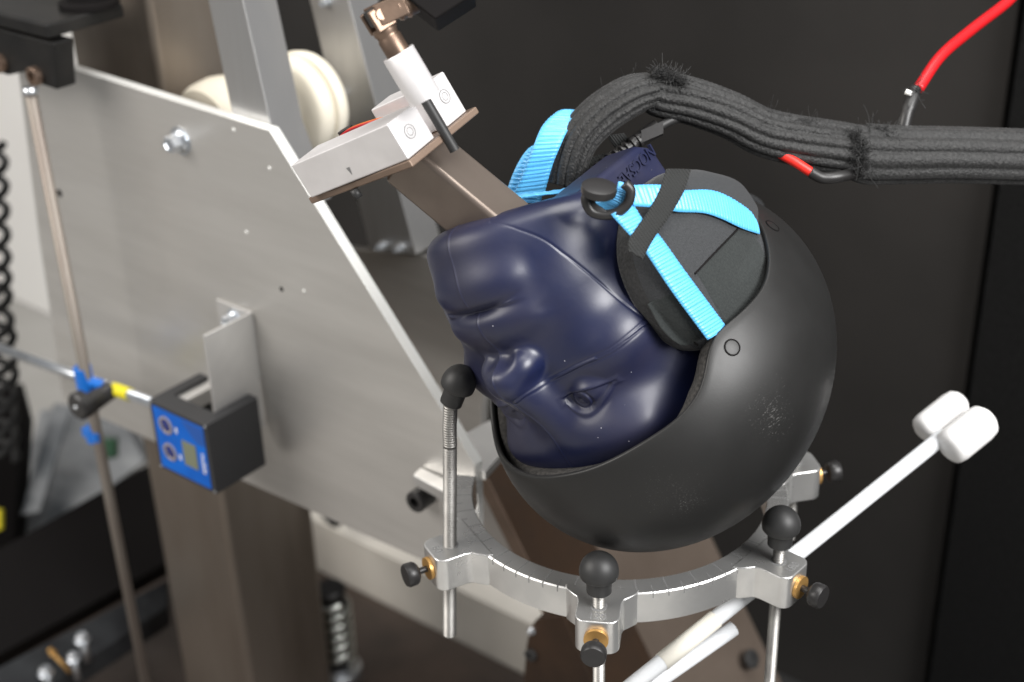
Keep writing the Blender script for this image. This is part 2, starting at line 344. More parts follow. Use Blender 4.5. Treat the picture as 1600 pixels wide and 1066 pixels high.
for wv in (.27, .66):
    b_ = obj('lens_bezel', *lathe(fb(.27, wv), -Y, [(0, .0088), (.0016, .0088), (.0018, .0070), (.0010, .0066)], 32), M['lensr'], db, auto=30)
    obj('lens', *lathe(fb(.27, wv), -Y, [(0, .0062), (.0012, .0062), (.0022, .0040), (.0024, .001)], 28), M['lens'], b_, auto=30)
text('printed_word', 'mobile', .0078, fb(.865, .60, .0009), (0, 0, -1), (1, 0, 0), M['whiteb'], lab, .0002, bold=.0)
for u_, w_ in ((.03, .03), (.97, .03), (.03, .97), (.97, .97)): obj('case_screw', *lathe(fb(u_, w_), -Y, [(0, .0014), (.0004, .0012)], 12), M['zinc'], db, auto=40)
for wv in (.27, .66): obj('tick_print', *prism([fb(.43, wv-.03, .0007), fb(.46, wv-.03, .0007), fb(.46, wv+.05, .0007), fb(.43, wv+.05, .0007)], (0, -.0001, 0)), M['whiteb'], lab)
obj('rear_clip', *bx((B0[0]+.008, YB+.018, ztop-.0185), (B0[0]+.024, PY-.004, ztop-.004)), M['sheet'], db, bevel=.0008)
# --- column
def col_box(y0, depth, xr):  # square post with its near vertical edge at (xr, y0)
    return (xr-depth*1.05, y0, FZ), (xr, y0+depth, 2.6)
cx = onp(350, 800, 1, .085); 
cl = thing('steel_column', 'tall square raw steel column behind the large aluminium plate', 'column', (cx[0], .085, FZ))
wl_ = onp(240, 800, 1, .085)[0]; wr_ = onp(497, 860, 0, cx[0]); print('column', cx, wl_, wr_)
obj('column_body', *bx((wl_, .085, FZ), (cx[0], wr_[1], 2.6)), M['rust'], cl, bevel=.008, seg=4)
# --- two flat arms
def arm(label, pts_front, y, thick, name='flat_arm'):
    t = thing(name, label, 'machine arm', pts_front[2], 'flat aluminium arms of the drop carriage')
    v, f = prism(pts_front, (0, thick, 0)); obj('bar', v, f, M['bar'], t, mats=[M['bar'], M['cut']], fm=[0, 0]+[0]*len(pts_front), bevel=.0006); return t
ya = PY+.0105
a1 = arm('flat aluminium arm rising beside the white roller, ending behind the small white block', [onp(300, -120, 1, ya), onp(352, -120, 1, ya), onp(425, 205, 1, ya), onp(472, 330, 1, ya), onp(420, 300, 1, ya), onp(363, 180, 1, ya)], ya, .034)
YA2 = PY+.16
a2 = arm('flat aluminium arm farther back with two small bolts at its foot', [onp(455, -120, 1, YA2), onp(512, -120, 1, YA2), onp(650, 398, 1, YA2), onp(578, 392, 1, YA2)], YA2, .036)
for px, py in ((530, 147), (598, 384), (626, 387), (512, 3)): hexbolt('hex_bolt', onp(px, py, 1, YA2), -Y, .0040, .008, M['zinc'], a2)
# --- nylon rollers
def roller(px, py, y, r, w, label, ax=Y):
    p = onp(px, py, 1, y); t = thing('guide_roller', label, 'roller', p-Z*r, 'cream nylon guide rollers')
    pr = [(0, r*.55), (0, r*.86), (.1*w, r*.96), (.3*w, r), (.42*w, r*.97), (.5*w, r*.80), (.58*w, r*.97), (.7*w, r), (.9*w, r*.96), (w, r*.86), (w, r*.55)]
    obj('wheel', *lathe(p, ax, pr, 48), M['nylon'], t, auto=50)
    obj('axle', *cyl(p-arr(ax)*.02, p+arr(ax)*(w+.02), r*.18, 16), M['zinc'], t, smooth=True); return t
roller(446, 172, PY+.070, .045, .036, 'large cream nylon roller between the two flat arms')
roller(318, 206, PY+.045, .043, .085, 'cream nylon roller showing above the plate edge at the steel column')
# --- far plate with ledge
fp = thing('far_side_plate', 'grey aluminium plate standing farther back behind the head form', 'machine plate', onp(680, 800, 1, .20))
v, f = prism([onp(px, py, 1, .20) for px, py in ((505, 385), (668, 402), (716, 372), (770, 520), (752, 640), (752, 735), (790, 805), (824, 884), (760, 884), (700, 862), (560, 795), (440, 735))], (0, .01, 0)); obj('plate', v, f, M['plate'], fp, bevel=.0006)
lz = onp(722, 690, 1, .06)[2]
obj('ledge', *prism([onp(a, b, 2, lz) for a, b in ((690, 700), (745, 733), (758, 738), (800, 690), (800, 640), (775, 651), (722, 680))], -Z*.008), M['sheet'], fp, bevel=.0006)
# --- ring mount flange
rm = thing('ring_mount', 'aluminium mounting flange joining the graduated ring to the plate corner', 'bracket', onp(700, 780, 1, .01))
zf = onp(655, 728, 1, PY)[2]
obj('flange', *prism([onp(a, b, 2, zf) for a, b in ((657, 730), (645, 742), (700, 772), (733, 800), (750, 800), (748, 771), (738, 768))], -Z*.010), M['ring'], rm, bevel=.0008)
for k_ in range(3): obj('shim', *prism([onp(a, b, 2, zf-.012-.004*k_) for a, b in ((712, 782), (733, 806), (750, 806), (748, 780))], -Z*.003), M['ring'], rm, bevel=.0005)
# --- inclined anvil arm
SY = .140
e0 = onp(757, 738, 1, SY); e1 = onp(930, 1085, 1, SY); d_ = (e1-e0)/np.linalg.norm(e1-e0); nrm = arr((d_[2], 0, -d_[0])); nrm *= np.sign(nrm[0])
an = thing('anvil_arm', 'wide slanted brown steel slab passing under the black helmet', 'steel arm', e1)
tk = .017; e00 = e0-d_*.01; e11 = e1+d_*.25
dep = .30
for _k in range(40):
    P = e1+Y*dep; 
    # far edge through (1185, 990)
    best = min(abs(proj(e0+d_*s+Y*dep)[0]-1185)+abs(proj(e0+d_*s+Y*dep)[1]-990) for s in np.linspace(0, .9, 90))
    if _k == 0: bb = (best, dep)
    if best < bb[0]: bb = (best, dep)
    dep = .04+.012*_k
dep = bb[1]; print('anvil depth', bb, e0, e1)
sd_ = .085
def onslab(px, py):
    q = ray(px, py); return CC+q*(((e0-CC)@nrm)/(q@nrm))
v, f = prism([onslab(757, 738), onslab(759, 722), onslab(765, 705), onslab(779, 687), onslab(810, 668), e0-d_*.07+Y*sd_, e11+Y*sd_, e11], -nrm*tk); obj('slab', v, f, M['brown'], an, mats=[M['brown'], M['tan']], fm=[0, 0]+[0]*7+[1], bevel=.0012)  # lit front strip and shaded top are painted by a lighter and darker brown
q_ = e0-d_*.05-nrm*.006; q2_ = e11-nrm*.006
obj('side_plate_extension', *prism([q_+Y*(sd_+.0005), q_+Y*dep, q2_+Y*dep, q2_+Y*(sd_+.0005)], -nrm*.010), M['olive'], an, bevel=.0012)
hexbolt('socket_bolt', at(1172, 1030, proj(e1+Y*dep)[2]-.02), nrm, .010, .004, M['rubb'], an, socket=True)
gp = thing('gusset_plate', 'brown steel gusset with rounded corner, below the ring at the bottom edge', 'steel plate', e1-X*.05)
gy = SY-.03
v, f = prism([onp(px, py, 1, gy) for px, py in ((838, 968), (880, 962), (935, 1090), (930, 1300), (800, 1300), (822, 1010), (828, 980))], (0, .016, 0)); obj('plate', v, f, M['brown'], gp, bevel=.001)
hexbolt('socket_bolt', onp(831, 1022, 1, gy), -Y, .006, .004, M['rubb'], gp, socket=True); hexbolt('hex_bolt', onp(831, 986, 1, gy), -Y, .003, .004, M['zinc'], gp)
# --- graduated ring
RC = arr((-.0315, .0095, .887)); RO, RI, RH = .1185, .1035, .024
rs = thing('ring_stand', 'machined aluminium ring with graduation marks around the helmet underside', 'support ring', RC-Z*RH)
n = 180; V = []; 
for k in range(n+1):
    a = math.radians(-153+215*k/n); c, s = math.cos(a), math.sin(a)
    for r_, z_ in ((RI, -RH), (RI, -.0006), (RI+.0006, 0), (RO-.0008, 0), (RO, -.0008), (RO, -RH+.0008), (RO-.0008, -RH)): V.append(RC+arr((c*r_, s*r_, z_)))
Fc = []; 
for k in range(n):
    for j in range(7): Fc.append([k*7+j, k*7+(j+1) % 7, (k+1)*7+(j+1) % 7, (k+1)*7+j])
Fc += [list(range(7)), [n*7+j for j in range(7)][::-1]]
parts = [(V, Fc)]; nf = len(Fc)
for k in range(-150, 60, 5):
    a = math.radians(k); c = arr((math.cos(a), math.sin(a), 0)); t = arr((-math.sin(a), math.cos(a), 0)); L_ = .0075 if k % 10 else .0145
    parts.append(box(RC+c*(RO-L_/2+.0001)-Z*.0001, c*L_/2, t*.00028, Z*.0002)); parts.append(box(RC+c*(RO)-Z*.002, c*.0002, t*.00028, Z*.0022))
v, f = cat_(*parts); o = obj('ring', v, f, M['ring'], rs, mats=[M['ring'], M['mark']], fm=[0]*nf+[1]*(len(f)-nf), auto=40)
ANG = (-113.5, -61, -4, 50); NUM = ('60', '120', '180', '')
RR = .1325
def fillet_outline():
    pts = [(RO-.006, -.024), (RO-.001, -.0225), (RO+.003, -.0185), (RO+.006, -.0150), (RO+.010, -.0140)]
    for k in range(7):
        t = -math.pi/2+k/6*math.pi/2; pts.append((.1415+.007*math.cos(t), -.007+.007*math.sin(t)))
    return pts+[(x, -y) for x, y in pts[::-1]]
OUTL = fillet_outline()
for i, A_ in enumerate(ANG):
    a = math.radians(A_); c = arr((math.cos(a), math.sin(a), 0)); t = arr((-math.sin(a), math.cos(a), 0))
    top = RC+Z*.0007
    v, f = prism([RC-Z*(RH+.0004)+c*x+t*y for x, y in OUTL], (0, 0, RH+.0011)); cb = obj('clamp_block', v, f, M['ring'], rs, bevel=.0010, seg=3)
    obj('rod_hole', *lathe(RC+c*RR+Z*.0006, Z, [(0, .0053), (.0002, .0053)], 24), M['mark'], cb)
    sb = obj('brass_washer', *lathe(RC+c*.1487-Z*.012, c, [(0, .0078), (.0024, .0078)], 32), M['brass'], cb, auto=40)
    obj('thumb_screw', *cat_(cyl(RC+c*.149-Z*.012, RC+c*.160-Z*.012, .0022, 14), lathe(RC+c*.1575-Z*.012, c, [(0, .005), (.0015, .0072), (.003, .0080), (.008, .0082), (.0095, .0073)], 28)), M['plas'], cb, auto=35)
    if NUM[i]: text('stamped_number', NUM[i], .0078, RC+c*.1428+Z*.00078, t, -c, M['mark'], cb, .0001)
# --- support posts
def post(i, zt, label, tilt=None, zb=None, lean=0, ks=1.):
    a = math.radians(ANG[i]); p = RC+arr((math.cos(a), math.sin(a), 0))*RR; p[2] = 0
    t = thing('support_post', label, 'support post', p+Z*zb, 'threaded support posts in the ring')
    hd = arr(tilt if tilt is not None else (0, 0, 1)); hd = hd/np.linalg.norm(hd)
    top = p+Z*(zt)+arr(CR)*lean*(zt-RC[2]); bot = p+Z*zb-arr(CR)*lean*(RC[2]-zb)
    bend = lean > 0; tb0 = top-Z*.034-arr(CR)*.0035 if bend else top
    obj('threaded_rod', *threaded(bot, tb0, .0040*(1+.18*(lean > 0))), M['rod'], t, auto=20)
    b0 = top-hd*.004
    if bend:
        Q = spline([tb0-Z*.001, tb0+Z*.010+arr(CR)*.0002, tb0+Z*.020+arr(CR)*.0010, top-hd*.004, top+hd*.004], 90)
        obj('bent_end', *tube(Q, .0047-.0003*(np.arange(90) % 4 > 1), 16), M['rod'], t, auto=20)
    cap = [(0, .0080), (.0105, .0082), (.0112, .0100), (.0116, .0116)]
    cap = [(a, b*ks) for a, b in cap]; cap += [(.0150+.0128*math.sin(u), ks*.0124*math.cos(u)) for u in np.linspace(-.22, 1.50, 14)]
    obj('rubber_foot', *lathe(b0, hd, cap, 36), M['rubb'], t, auto=50); return t
def zof(px, py, i):
    a = math.radians(ANG[i]); p = RC+arr((math.cos(a), math.sin(a), 0))*RR
    zz = np.linspace(.5, 1.2, 1401); return zz[np.argmin([abs(proj((p[0], p[1], q))[1]-py) for q in zz])]
post(1, zof(935, 914, 1), 'short threaded post with black rubber foot at the front of the ring', None, .55)
post(2, zof(1212, 842, 2), 'short threaded post with black rubber foot beside the white plastic rod', None, .55)
post(0, zof(707, 634, 0)+.006, 'tall threaded post with tilted rubber foot touching the blue face', arr(CR)*.38+Z, zof(720, 992, 0), lean=.06, ks=.9)
post(3, .905, 'threaded post at the far right of the ring, mostly behind its neighbour', None, .82)
# --- white rods
w1 = thing('swab_rod', 'long white plastic rod with two foam rolls, reaching to the right', 'rod', at(1000, 1075, .93))
p0, p1 = at(940, 1110, .915), at(1476, 680, 1.02)
obj('rod', *cyl(p0, p1, .0056, 24), M['white'], w1, smooth=True)
dr = (p1-p0)/np.linalg.norm(p1-p0); 
s0 = p0+dr*np.linalg.norm(at(1035, 1034, .93)-p0); s1 = p0+dr*np.linalg.norm(at(1120, 968, .945)-p0)
obj('tape_wrap', *cyl(s0, s1, .0062, 24), M['tape'], w1, smooth=True)
side = CR*.72+CU*.60; side -= dr*(side@dr); side /= np.linalg.norm(side)
sd2 = arr(CR*.55-CU*.75); sd2 -= dr*(sd2@dr); sd2 /= np.linalg.norm(sd2)
fr = [(0, .005), (.0008, .009), (.003, .0125), (.008, .0134), (.033, .0134), (.039, .0124), (.042, .0092), (.043, .004)]
obj('foam_roll', *lathe(p1-dr*.008+sd2*.0072-CF*.010, dr, fr, 40), M['foamw'], w1, smooth=True)
obj('foam_roll', *lathe(p1-dr*.012-sd2*.0095+CF*.012, dr, [(h, r*.84) for h, r in fr], 40), M['foamw'], w1, smooth=True)
w2 = thing('short_rod', 'short white plastic rod taped under the long white rod', 'rod', at(1000, 1100, .94))
obj('rod', *cyl(at(960, 1112, .93), at(1146, 982, .965), .0052, 24), M['white'], w2, smooth=True)
# --- base frame
bz = FZ
bb_ = thing('base_beam', 'pale beige steel beam lying low behind the column', 'beam', (-.6, .4177, FZ))
obj('beam', *bx((-1.0, .418, FZ+.001), (-.28, .53, FZ+.098)), M['beige'], bb_, bevel=.003)
lp_ = thing('hose_loop', 'dark hose looping down in front of the beige beam', 'hose', (-.75, .40, FZ+.02))
obj('hose', *tube(spline([(-.90, .40, .46), (-.83, .40, .40), (-.77, .40, .33), (-.74, .395, .36), (-.70, .40, .45)], 40), .007, 10), M['rubb'], lp_, smooth=True)
sp0 = onp(530, 1058, 2, FZ+.0125); bp_ = thing('shock_spring', 'small upright coil spring with black cap, standing beside the column', 'spring', sp0)
hh = .150; kk = 1.42
obj('spring_core', *cyl(sp0+Z*.002, sp0+Z*hh*.93, .0105*kk, 24), M['black'], bp_, auto=40)
tt = np.linspace(0, 1, 160); hel = np.stack([sp0[0]+.0135*kk*np.cos(tt*2*math.pi*6), sp0[1]+.0135*kk*np.sin(tt*2*math.pi*6), sp0[2]+hh*(.20+.64*tt)], 1)
obj('coil', *tube(hel, .0064, 8), M['spring'], bp_, smooth=True)
obj('cap', *lathe(sp0+Z*hh*.86, Z, [(0, .014*kk), (.014, .0145*kk), (.017, .012*kk)], 28), M['plas'], bp_, auto=40)
obj('base_nut', *lathe(sp0, Z, [(0, .030), (.017, .030), (.020, .026), (.028, .024)], 28), M['zinc'], bp_, auto=40)
# --- thin pole with clamp
pl = thing('thin_pole', 'thin dull steel pole in front of the plate, running down to the left', 'pole', at(225, 1100, 1.02))
P0, P1 = at(47, 146, 1.16), at(222, 1110, 1.20)
P0 = onp(47, 140, 1, -.02); P1 = arr((P0[0], P0[1], .5))
best = None
for yv in np.linspace(-.25, .02, 55):
    a = onp(47, 140, 1, yv); bq = proj((a[0], a[1], .55)); e = abs(bq[0]-np.interp(bq[1], [140, 1066], [47, 215]))
    if best is None or e < best[0]: best = (e, yv)
print('pole', best)
P0 = onp(47, 140, 1, -.03); P1 = arr((P0[0], -.03, FZ+.013)); ln = P1-P0
obj('pole_tube', *cyl(P0, P1, .0053, 20), M['pole'], pl, smooth=True)
obj('pole_cap', *lathe(P0-ln/np.linalg.norm(ln)*.002, ln, [(0, .0062), (.006, .0064)], 20), M['zinc'], pl, smooth=True)
hr = thing('cross_rod', 'thin shiny horizontal rod with yellow tape, left of the display box', 'rod', at(0, 545, 1.25))
H0 = onp(-40, 530, 1, -.018); H1 = onp(240, 630, 1, -.018)
obj('rod', *cyl(H0, H1, .0050, 20), M['zinc'], hr, smooth=True)
hd_ = (H1-H0)/np.linalg.norm(H1-H0)
Y0 = onp(178, 607, 1, -.018); Y1 = onp(203, 616, 1, -.018)
obj('yellow_tape', *cyl(H0+hd_*((Y0-H0)@hd_), H0+hd_*((Y1-H0)@hd_), .0063, 24), M['yellow'], hr, auto=40)
pc = thing('pole_clamp', 'black cross clamp with round knob where the pole meets the rod', 'clamp', onp(140, 640, 1, -.03))
K = onp(127, 633, 1, -.052)
obj('knob', *lathe(K-Y*.006, Y, [(0, .0115), (.002, .0135), (.010, .0135), (.012, .010)], 36), M['plas'], pc, auto=35)
obj('knob_screw', *lathe(K-Y*.0072, Y, [(0, .0022), (.003, .0022)], 14), M['zinc'], pc, smooth=True)
obj('clamp_body', *cat_(cyl(onp(140, 634, 1, -.04), onp(178, 606, 1, -.018), .0085, 24), lathe(K+Y*.004, Y, [(0, .008), (.02, .008)], 24)), M['plas'], pc, auto=40)
c1 = onp(133, 600, 1, -.03); dpl = ln/np.linalg.norm(ln)
obj('blue_collar', *cat_(cyl(onp(128, 574, 1, -.03), onp(136, 610, 1, -.03), .0085, 20), cyl(onp(136, 596, 1, -.03), onp(160, 602, 1, -.022), .0055, 20)), M['tie'], pc, auto=40)
lc = thing('blue_collar_clip', 'small blue plastic collar on the pole below the black clamp', 'collar', onp(147, 680, 1, -.03))
obj('collar', *cat_(cyl(onp(145, 667, 1, -.03), onp(149, 688, 1, -.03), .0078, 20), box(onp(147, 677, 1, -.03)-Y*.004, X*.011, Y*.002, Z*.0045)), M['tie'], lc, auto=40)
# --- black bracket top left
tb = thing('black_bracket', 'black painted steel bracket at the top left holding the pole', 'bracket', onp(40, 130, 1, -.03))
yk = -.015
v, f = prism([onp(px, py, 1, yk) for px, py in ((-60, 30), (84, 68), (89, 141), (52, 128), (40, 112), (12, 118), (-60, 96))], (0, .02, 0)); obj('front_plate', v, f, M['blackm'], tb, bevel=.0015)
zk = onp(84, 60, 1, yk)[2]; kx = onp(84, 68, 1, yk)[0]
obj('top_block', *bx((kx-.25, yk-.004, zk), (kx+.0, yk+.075, zk+.012)), M['blackm'], tb, bevel=.002)
obj('round_boss', *lathe((kx-.02, yk+.055, zk+.0125), Z, [(0, .026), (.004, .026), (.006, .018), (.10, .018)], 36), M['black'], tb, auto=40)
hexbolt('socket_bolt', onp(58, 118, 1, yk), -Y, .0085, .006, M['bronze'], tb, socket=True); hexbolt('socket_bolt', onp(2, 98, 1, yk), -Y, .0085, .006, M['bronze'], tb, socket=True)
# --- coiled black cable at the left edge
cc_ = thing('coiled_cable', 'black coiled cable hanging before the white board at the left edge', 'cable', at(0, 700, 1.75))
hp = [at(-42, 225, 1.7), at(-34, 480, 1.7), at(-26, 560, 1.7), at(-22, 720, 1.75)]
cen = spline(hp, 900); npx = 15
ph = np.linspace(0, 2*math.pi*npx, 900); a_ = CR; b_ = np.cross(a_, Z)
rr = .036
hel = cen+np.outer(np.cos(ph)*rr, a_)+np.outer(np.sin(ph)*rr, b_)
obj('coil', *tube(hel, .0050, 8), M['rubb'], cc_, smooth=True)
# --- lower left clutter
ct = thing('black_crate', 'black crate in the lower left corner behind the thin pole', 'crate', onp(120, 980, 2, FZ))
o_ = onp(60, 960, 2, .46)
c0 = onp(8, 860, 1, .30); c1 = onp(232, 712, 1, .30)
def pp_(pts, d, ex, name, mt, par, bevel=.002):
    v, f = prism([at(px, py, d_*1.22) for px, py, d_ in pts], ex); return obj(name, v, f, mt, par, bevel=bevel)
pp_([(-40, 880, 1.42), (245, 718, 1.50), (262, 880, 1.46), (-40, 1045, 1.38)], 0, -Z*.02+CF*.06, 'front_wall', M['black'], ct)
pp_([(-60, 610, 1.62), (18, 600, 1.66), (34, 660, 1.64), (22, 850, 1.60), (-60, 880, 1.56)], 0, CF*.05, 'side_wall_panel', M['black'], ct)
gt = thing('grey_tub', 'smoky grey plastic tub behind the black crate', 'tub', at(150, 780, 1.7))
pp_([(62, 640, 1.78), (190, 652, 1.80), (228, 720, 1.74), (120, 800, 1.66), (10, 870, 1.62)], 0, CF*.05, 'wall', M['grey'], gt)
pp_([(84, 630, 1.70), (112, 634, 1.70), (62, 800, 1.62), (30, 806, 1.62)], 0, CF*.01, 'rib', M['grey'], gt)
wt = pp_([(172, 790, 1.64), (214, 735, 1.66), (220, 750, 1.66), (222, 770, 1.65), (190, 795, 1.64)], 0, CF*.02, 'white_scrap', M['whiteb'], None); tag(wt, 'white plastic scrap above the black crate by the column', 'scrap')
gs = obj('green_part', *box(at(172, 700, 1.98), CR*.010, CU*.014, CF*.01), M['green'], None, bevel=.003); tag(gs, 'small dark green part beside the thin pole', 'plastic part')
ys = obj('yellow_part', *box(at(-2, 812, 1.86), CR*.006, CU*.014, CF*.006), M['yellow'], None, bevel=.003); tag(ys, 'yellow plastic part at the left frame edge', 'plastic part')
rl = thing('slotted_rail', 'dark worn steel rail along the floor in the lower left', 'rail', at(100, 1040, 1.35))
pp_([(-40, 1062, 1.32), (262, 905, 1.47), (262, 948, 1.46), (60, 1080, 1.33), (-40, 1130, 1.28)], 0, -Z*.03, 'rail_top', M['rail'], rl)
for k, (px, py, mt, lab_, dd) in enumerate(((129, 1000, 'zinc', 'shiny bolt head on the dark rail, farthest back', .012), (115, 1030, 'zinc', 'upright zinc bolt on the dark rail, middle one', .010), (72, 1052, 'zinc', 'zinc bolt on the dark rail nearest the corner', .012), (84, 1022, 'brass', 'brass screw leaning among the zinc bolts', .006))):
    p = at(px, py, 1.63); t = thing('loose_bolt' if mt == 'zinc' else 'brass_screw', lab_, 'bolt', p, 'bolts on the rail')
    d__ = Z if mt == 'zinc' else arr((-.5, -.2, .8))
    obj('shank', *cyl(p-arr(d__)*.03, p, dd*.4, 14), M[mt], t, smooth=True); hexbolt('head', p, d__, dd*.6, .008, M[mt], t)
# ================================================================== HEAD FORM
def smin(a, b, k): h = np.clip(.5+.5*(b-a)/k, 0, 1); return b*(1-h)+a*h-k*h*(1-h)
def smax(a, b, k): return -smin(-a, -b, k)
def ell(p, c, r):
    q = p-arr(c); r = arr(r); k0 = np.linalg.norm(q/r, axis=-1); k1 = np.linalg.norm(q/(r*r), axis=-1); return k0*(k0-1)/np.maximum(k1, 1e-9)
def cap_(p, a, b, ra, rb):
    a, b = arr(a), arr(b); ab = b-a; t = np.clip(((p-a)@ab)/(ab@ab), 0, 1); return np.linalg.norm(p-a-t[:, None]*ab, axis=-1)-(ra+(rb-ra)*t)
def FS(y): q = np.clip((y-10)/60, 0, 1); return 4.5*q*q*(3-2*q)
def head_sdf(p):
    s = p.copy(); s[:, 0] = s[:, 0]+FS(s[:, 1]); s[:, 0] = np.sqrt(s[:, 0]**2+.25)           # mirrored half
    d = ell(s, (0, -8, 30), (82, 99, 88))
    d = smin(d, ell(s, (0, 28, -30), (68, 60, 72)), 22)
    d = smin(d, ell(s, (20, 24, -88), (47, 54, 52)), 16)       # broad jaw
    d = smin(d, ell(s, (0, 60, -108), (36, 30, 28)), 16)      # chin
    d = smin(d, ell(s, (0, 71, -70), (31, 25, 32)), 18)       # muzzle
    d = smin(d, ell(s, (24, 70, 24), (34, 20, 16)), 20)       # brow
    d = smin(d, ell(s, (47, 56, -28), (22, 20, 18)), 20)      # cheekbone
    d = smax(d, -ell(s, (33, 104, -8), (19, 18, 12)), 14)     # eye socket
    d = smin(d, ell(s, (30, 52, -66), (24, 26, 30)), 16)      # full cheek by the mouth
    d = smin(d, cap_(s, (0, 78, 10), (0, 99, -34), 12, 12), 11)
    d = smin(d, ell(s, (0, 101, -39), (12, 11, 9.5)), 8)
    d = smin(d, ell(s, (12, 93, -41), (8, 10.5, 8.5)), 7)
    d = smax(d, -ell(s, (6.5, 104, -51), (3.6, 7, 3.0)), 6)
    d = smax(d, -ell(s, (0, 108, -58), (4, 8, 6)), 9)         # philtrum
    d = smin(d, ell(s, (0, 83.5, -69), (31, 12, 10)), 13)    # upper lip
    d = smin(d, ell(s, (0, 80, -92), (32, 16, 14)), 12)       # lower lip
    d = smax(d, -ell(s, (0, 102.5, -80.5), (28, 12, 2.4)), 6)
    d = smin(d, ell(s, (31, 71, -8), (15, 15, 13.5)), 3)      # eyeball
    bot = -(s[:, 2]+127)+.42*(66-s[:, 1])                     # flat cut underside
    d = smax(d, bot, 15)
    return d
NA, NB = 760, 560
u = np.linspace(0, 1, NA, endpoint=False); azm = 2*math.pi*u; azm = azm-.50*np.sin(azm)*1.0   # denser at the face (az=0 -> +y)
latm = np.linspace(-math.pi/2+.004, math.pi/2-.004, NB)
AZ, LA = np.meshgrid(azm, latm); cen_ = arr((0, 18, -32))
D = np.stack([np.sin(AZ)*np.cos(LA), np.cos(AZ)*np.cos(LA), np.sin(LA)], -1).reshape(-1, 3)
t = np.full(len(D), 190.)
for _ in range(26):
    dd = head_sdf(cen_+D*t[:, None]); t -= np.clip(dd*.85, -4, 40)
P = cen_+D*t[:, None]
# modelled eye details on the surface (mm)
def eye_relief(p, sx):
    x = ((p[:, 0]+FS(p[:, 1]))*sx); zz = p[:, 2]; r = np.zeros(len(p)); m_ = (p[:, 1] > 50) & (x > 12) & (x < 60) & (abs(zz) < 28)
    x, z_ = x[m_], zz[m_]+6.; tx = np.clip((x-18)/(30), 0, 1)
    up = -1.5+10.*np.sin(math.pi*tx**.72)**.85-1.0*tx; lo = -3.4-2.4*np.sin(math.pi*tx)+1.6*tx
    ins = np.minimum(up-z_, z_-lo); ins = np.minimum(ins, np.minimum((x-17.5)*.7, (48.5-x)*.7)); edge = ins
    out = -1.3*np.clip((edge+.6)/1.2, 0, 1)                     # recessed opening
    out += .7*np.exp(-((edge+1.8)/1.3)**2)                     # lid rim
    out -= .9*np.exp(-((z_-up-5.0)/1.5)**2)*np.sin(math.pi*tx)
    ri = np.hypot(x-28.5, z_-1.2); io = (edge > 0)
    out += io*(-.8*np.exp(-((ri-6.9)/.8)**2)+.5*np.exp(-((ri-5.4)/.9)**2)-1.4*np.exp(-(ri/1.8)**2))
    out *= np.clip((x-14.5)/4, 0, 1)
    r[m_] = out; return r
t = t+eye_relief(P, 1)+eye_relief(P, -1)
tg = t.reshape(NB, NA); tg = (np.roll(tg, 1, 1)+2*tg+np.roll(tg, -1, 1))/4; tg[1:-1] = (tg[:-2]+2*tg[1:-1]+tg[2:])/4; t = tg.ravel(); P = cen_+D*t[:, None]
# parting lines and casting seams, laid over the modelled surface
vx, vy, vd = proj(LW(P)); nrmd = (LW(P)-CC)
def seam(px_list, width, height, amp_fn=None):
    global P, t
    vx, vy, vd = proj(LW(P)); Q = []
    for px, py in spline([(a, b, 0) for a, b in px_list], 70)[:, :2]:
        dpx = (vx-px)**2+(vy-py)**2; c = np.where(dpx < 9)[0]
        if len(c) == 0: continue
        Q.append(P[c[np.argmin(vd[c])]])
    Q = arr(Q); Q = np.stack([np.convolve(np.pad(Q[:, c_], 4, 'edge'), np.ones(9)/9, 'valid') for c_ in range(3)], 1); dm = np.full(len(P), 1e9)
    for a, b in zip(Q[:-1], Q[1:]):
        if np.linalg.norm(b-a) > 25: continue
        mk = np.where(np.linalg.norm(P-(a+b)/2, axis=1) < 20)[0]; ab = b-a; tt_ = np.clip(((P[mk]-a)@ab)/max(ab@ab, 1e-9), 0, 1)
        dm[mk] = np.minimum(dm[mk], np.linalg.norm(P[mk]-a-tt_[:, None]*ab, axis=1))
    dm = np.sqrt(np.maximum(dm, 0)**2)
    dt = height*np.exp(-(dm/width)**2)
    if height > 0: dt -= .5*height*np.exp(-((dm-2.2*width)/width)**2)
    t = t+dt; P = cen_+D*t[:, None]
# midline seam (true symmetry plane)
mid = np.where((P[:, 1] > 20) & (abs(P[:, 0]) < 8)); off = .45*np.exp(-((P[:, 0]+FS(P[:, 1]))/.6)**2)*(P[:, 1] > 10); t = t+off; P = cen_+D*t[:, None]
seam([(758, 345), (800, 352), (850, 375), (900, 410), (950, 450), (1000, 492), (1018, 505), (1050, 530), (1075, 555)], .7, -.5)
seam([(1022, 494), (1000, 515), (960, 548), (900, 575), (860, 597), (820, 620), (803, 634)], .8, .55)
seam([(1008, 512), (965, 545), (930, 562)], .7, -.7)
hf = thing('dummy_head', 'dark navy resin dummy head hanging upside down inside the black helmet', 'head form', LW((0, 0, 118)))
idx = np.arange(NA*NB).reshape(NB, NA); A_ = idx[:-1]; B_ = idx[1:]
Fq = np.stack([A_, np.roll(A_, -1, 1), np.roll(B_, -1, 1), B_], -1).reshape(-1, 4)
me = bpy.data.meshes.new('head'); WV = LW(P)-arr(hf.location); nv = len(WV)
me.vertices.add(nv); me.vertices.foreach_set('co', WV.ravel()); nf = len(Fq)
me.loops.add(nf*4); me.loops.foreach_set('vertex_index', Fq.ravel().astype(np.int32)); me.polygons.add(nf)
me.polygons.foreach_set('loop_start', np.arange(0, nf*4, 4, dtype=np.int32)); me.polygons.foreach_set('use_smooth', [True]*nf); me.materials.append(M['resin']); me.update(calc_edges=True); me.validate()
ho = bpy.data.objects.new('head', me); COL.objects.link(ho); ho.parent = hf
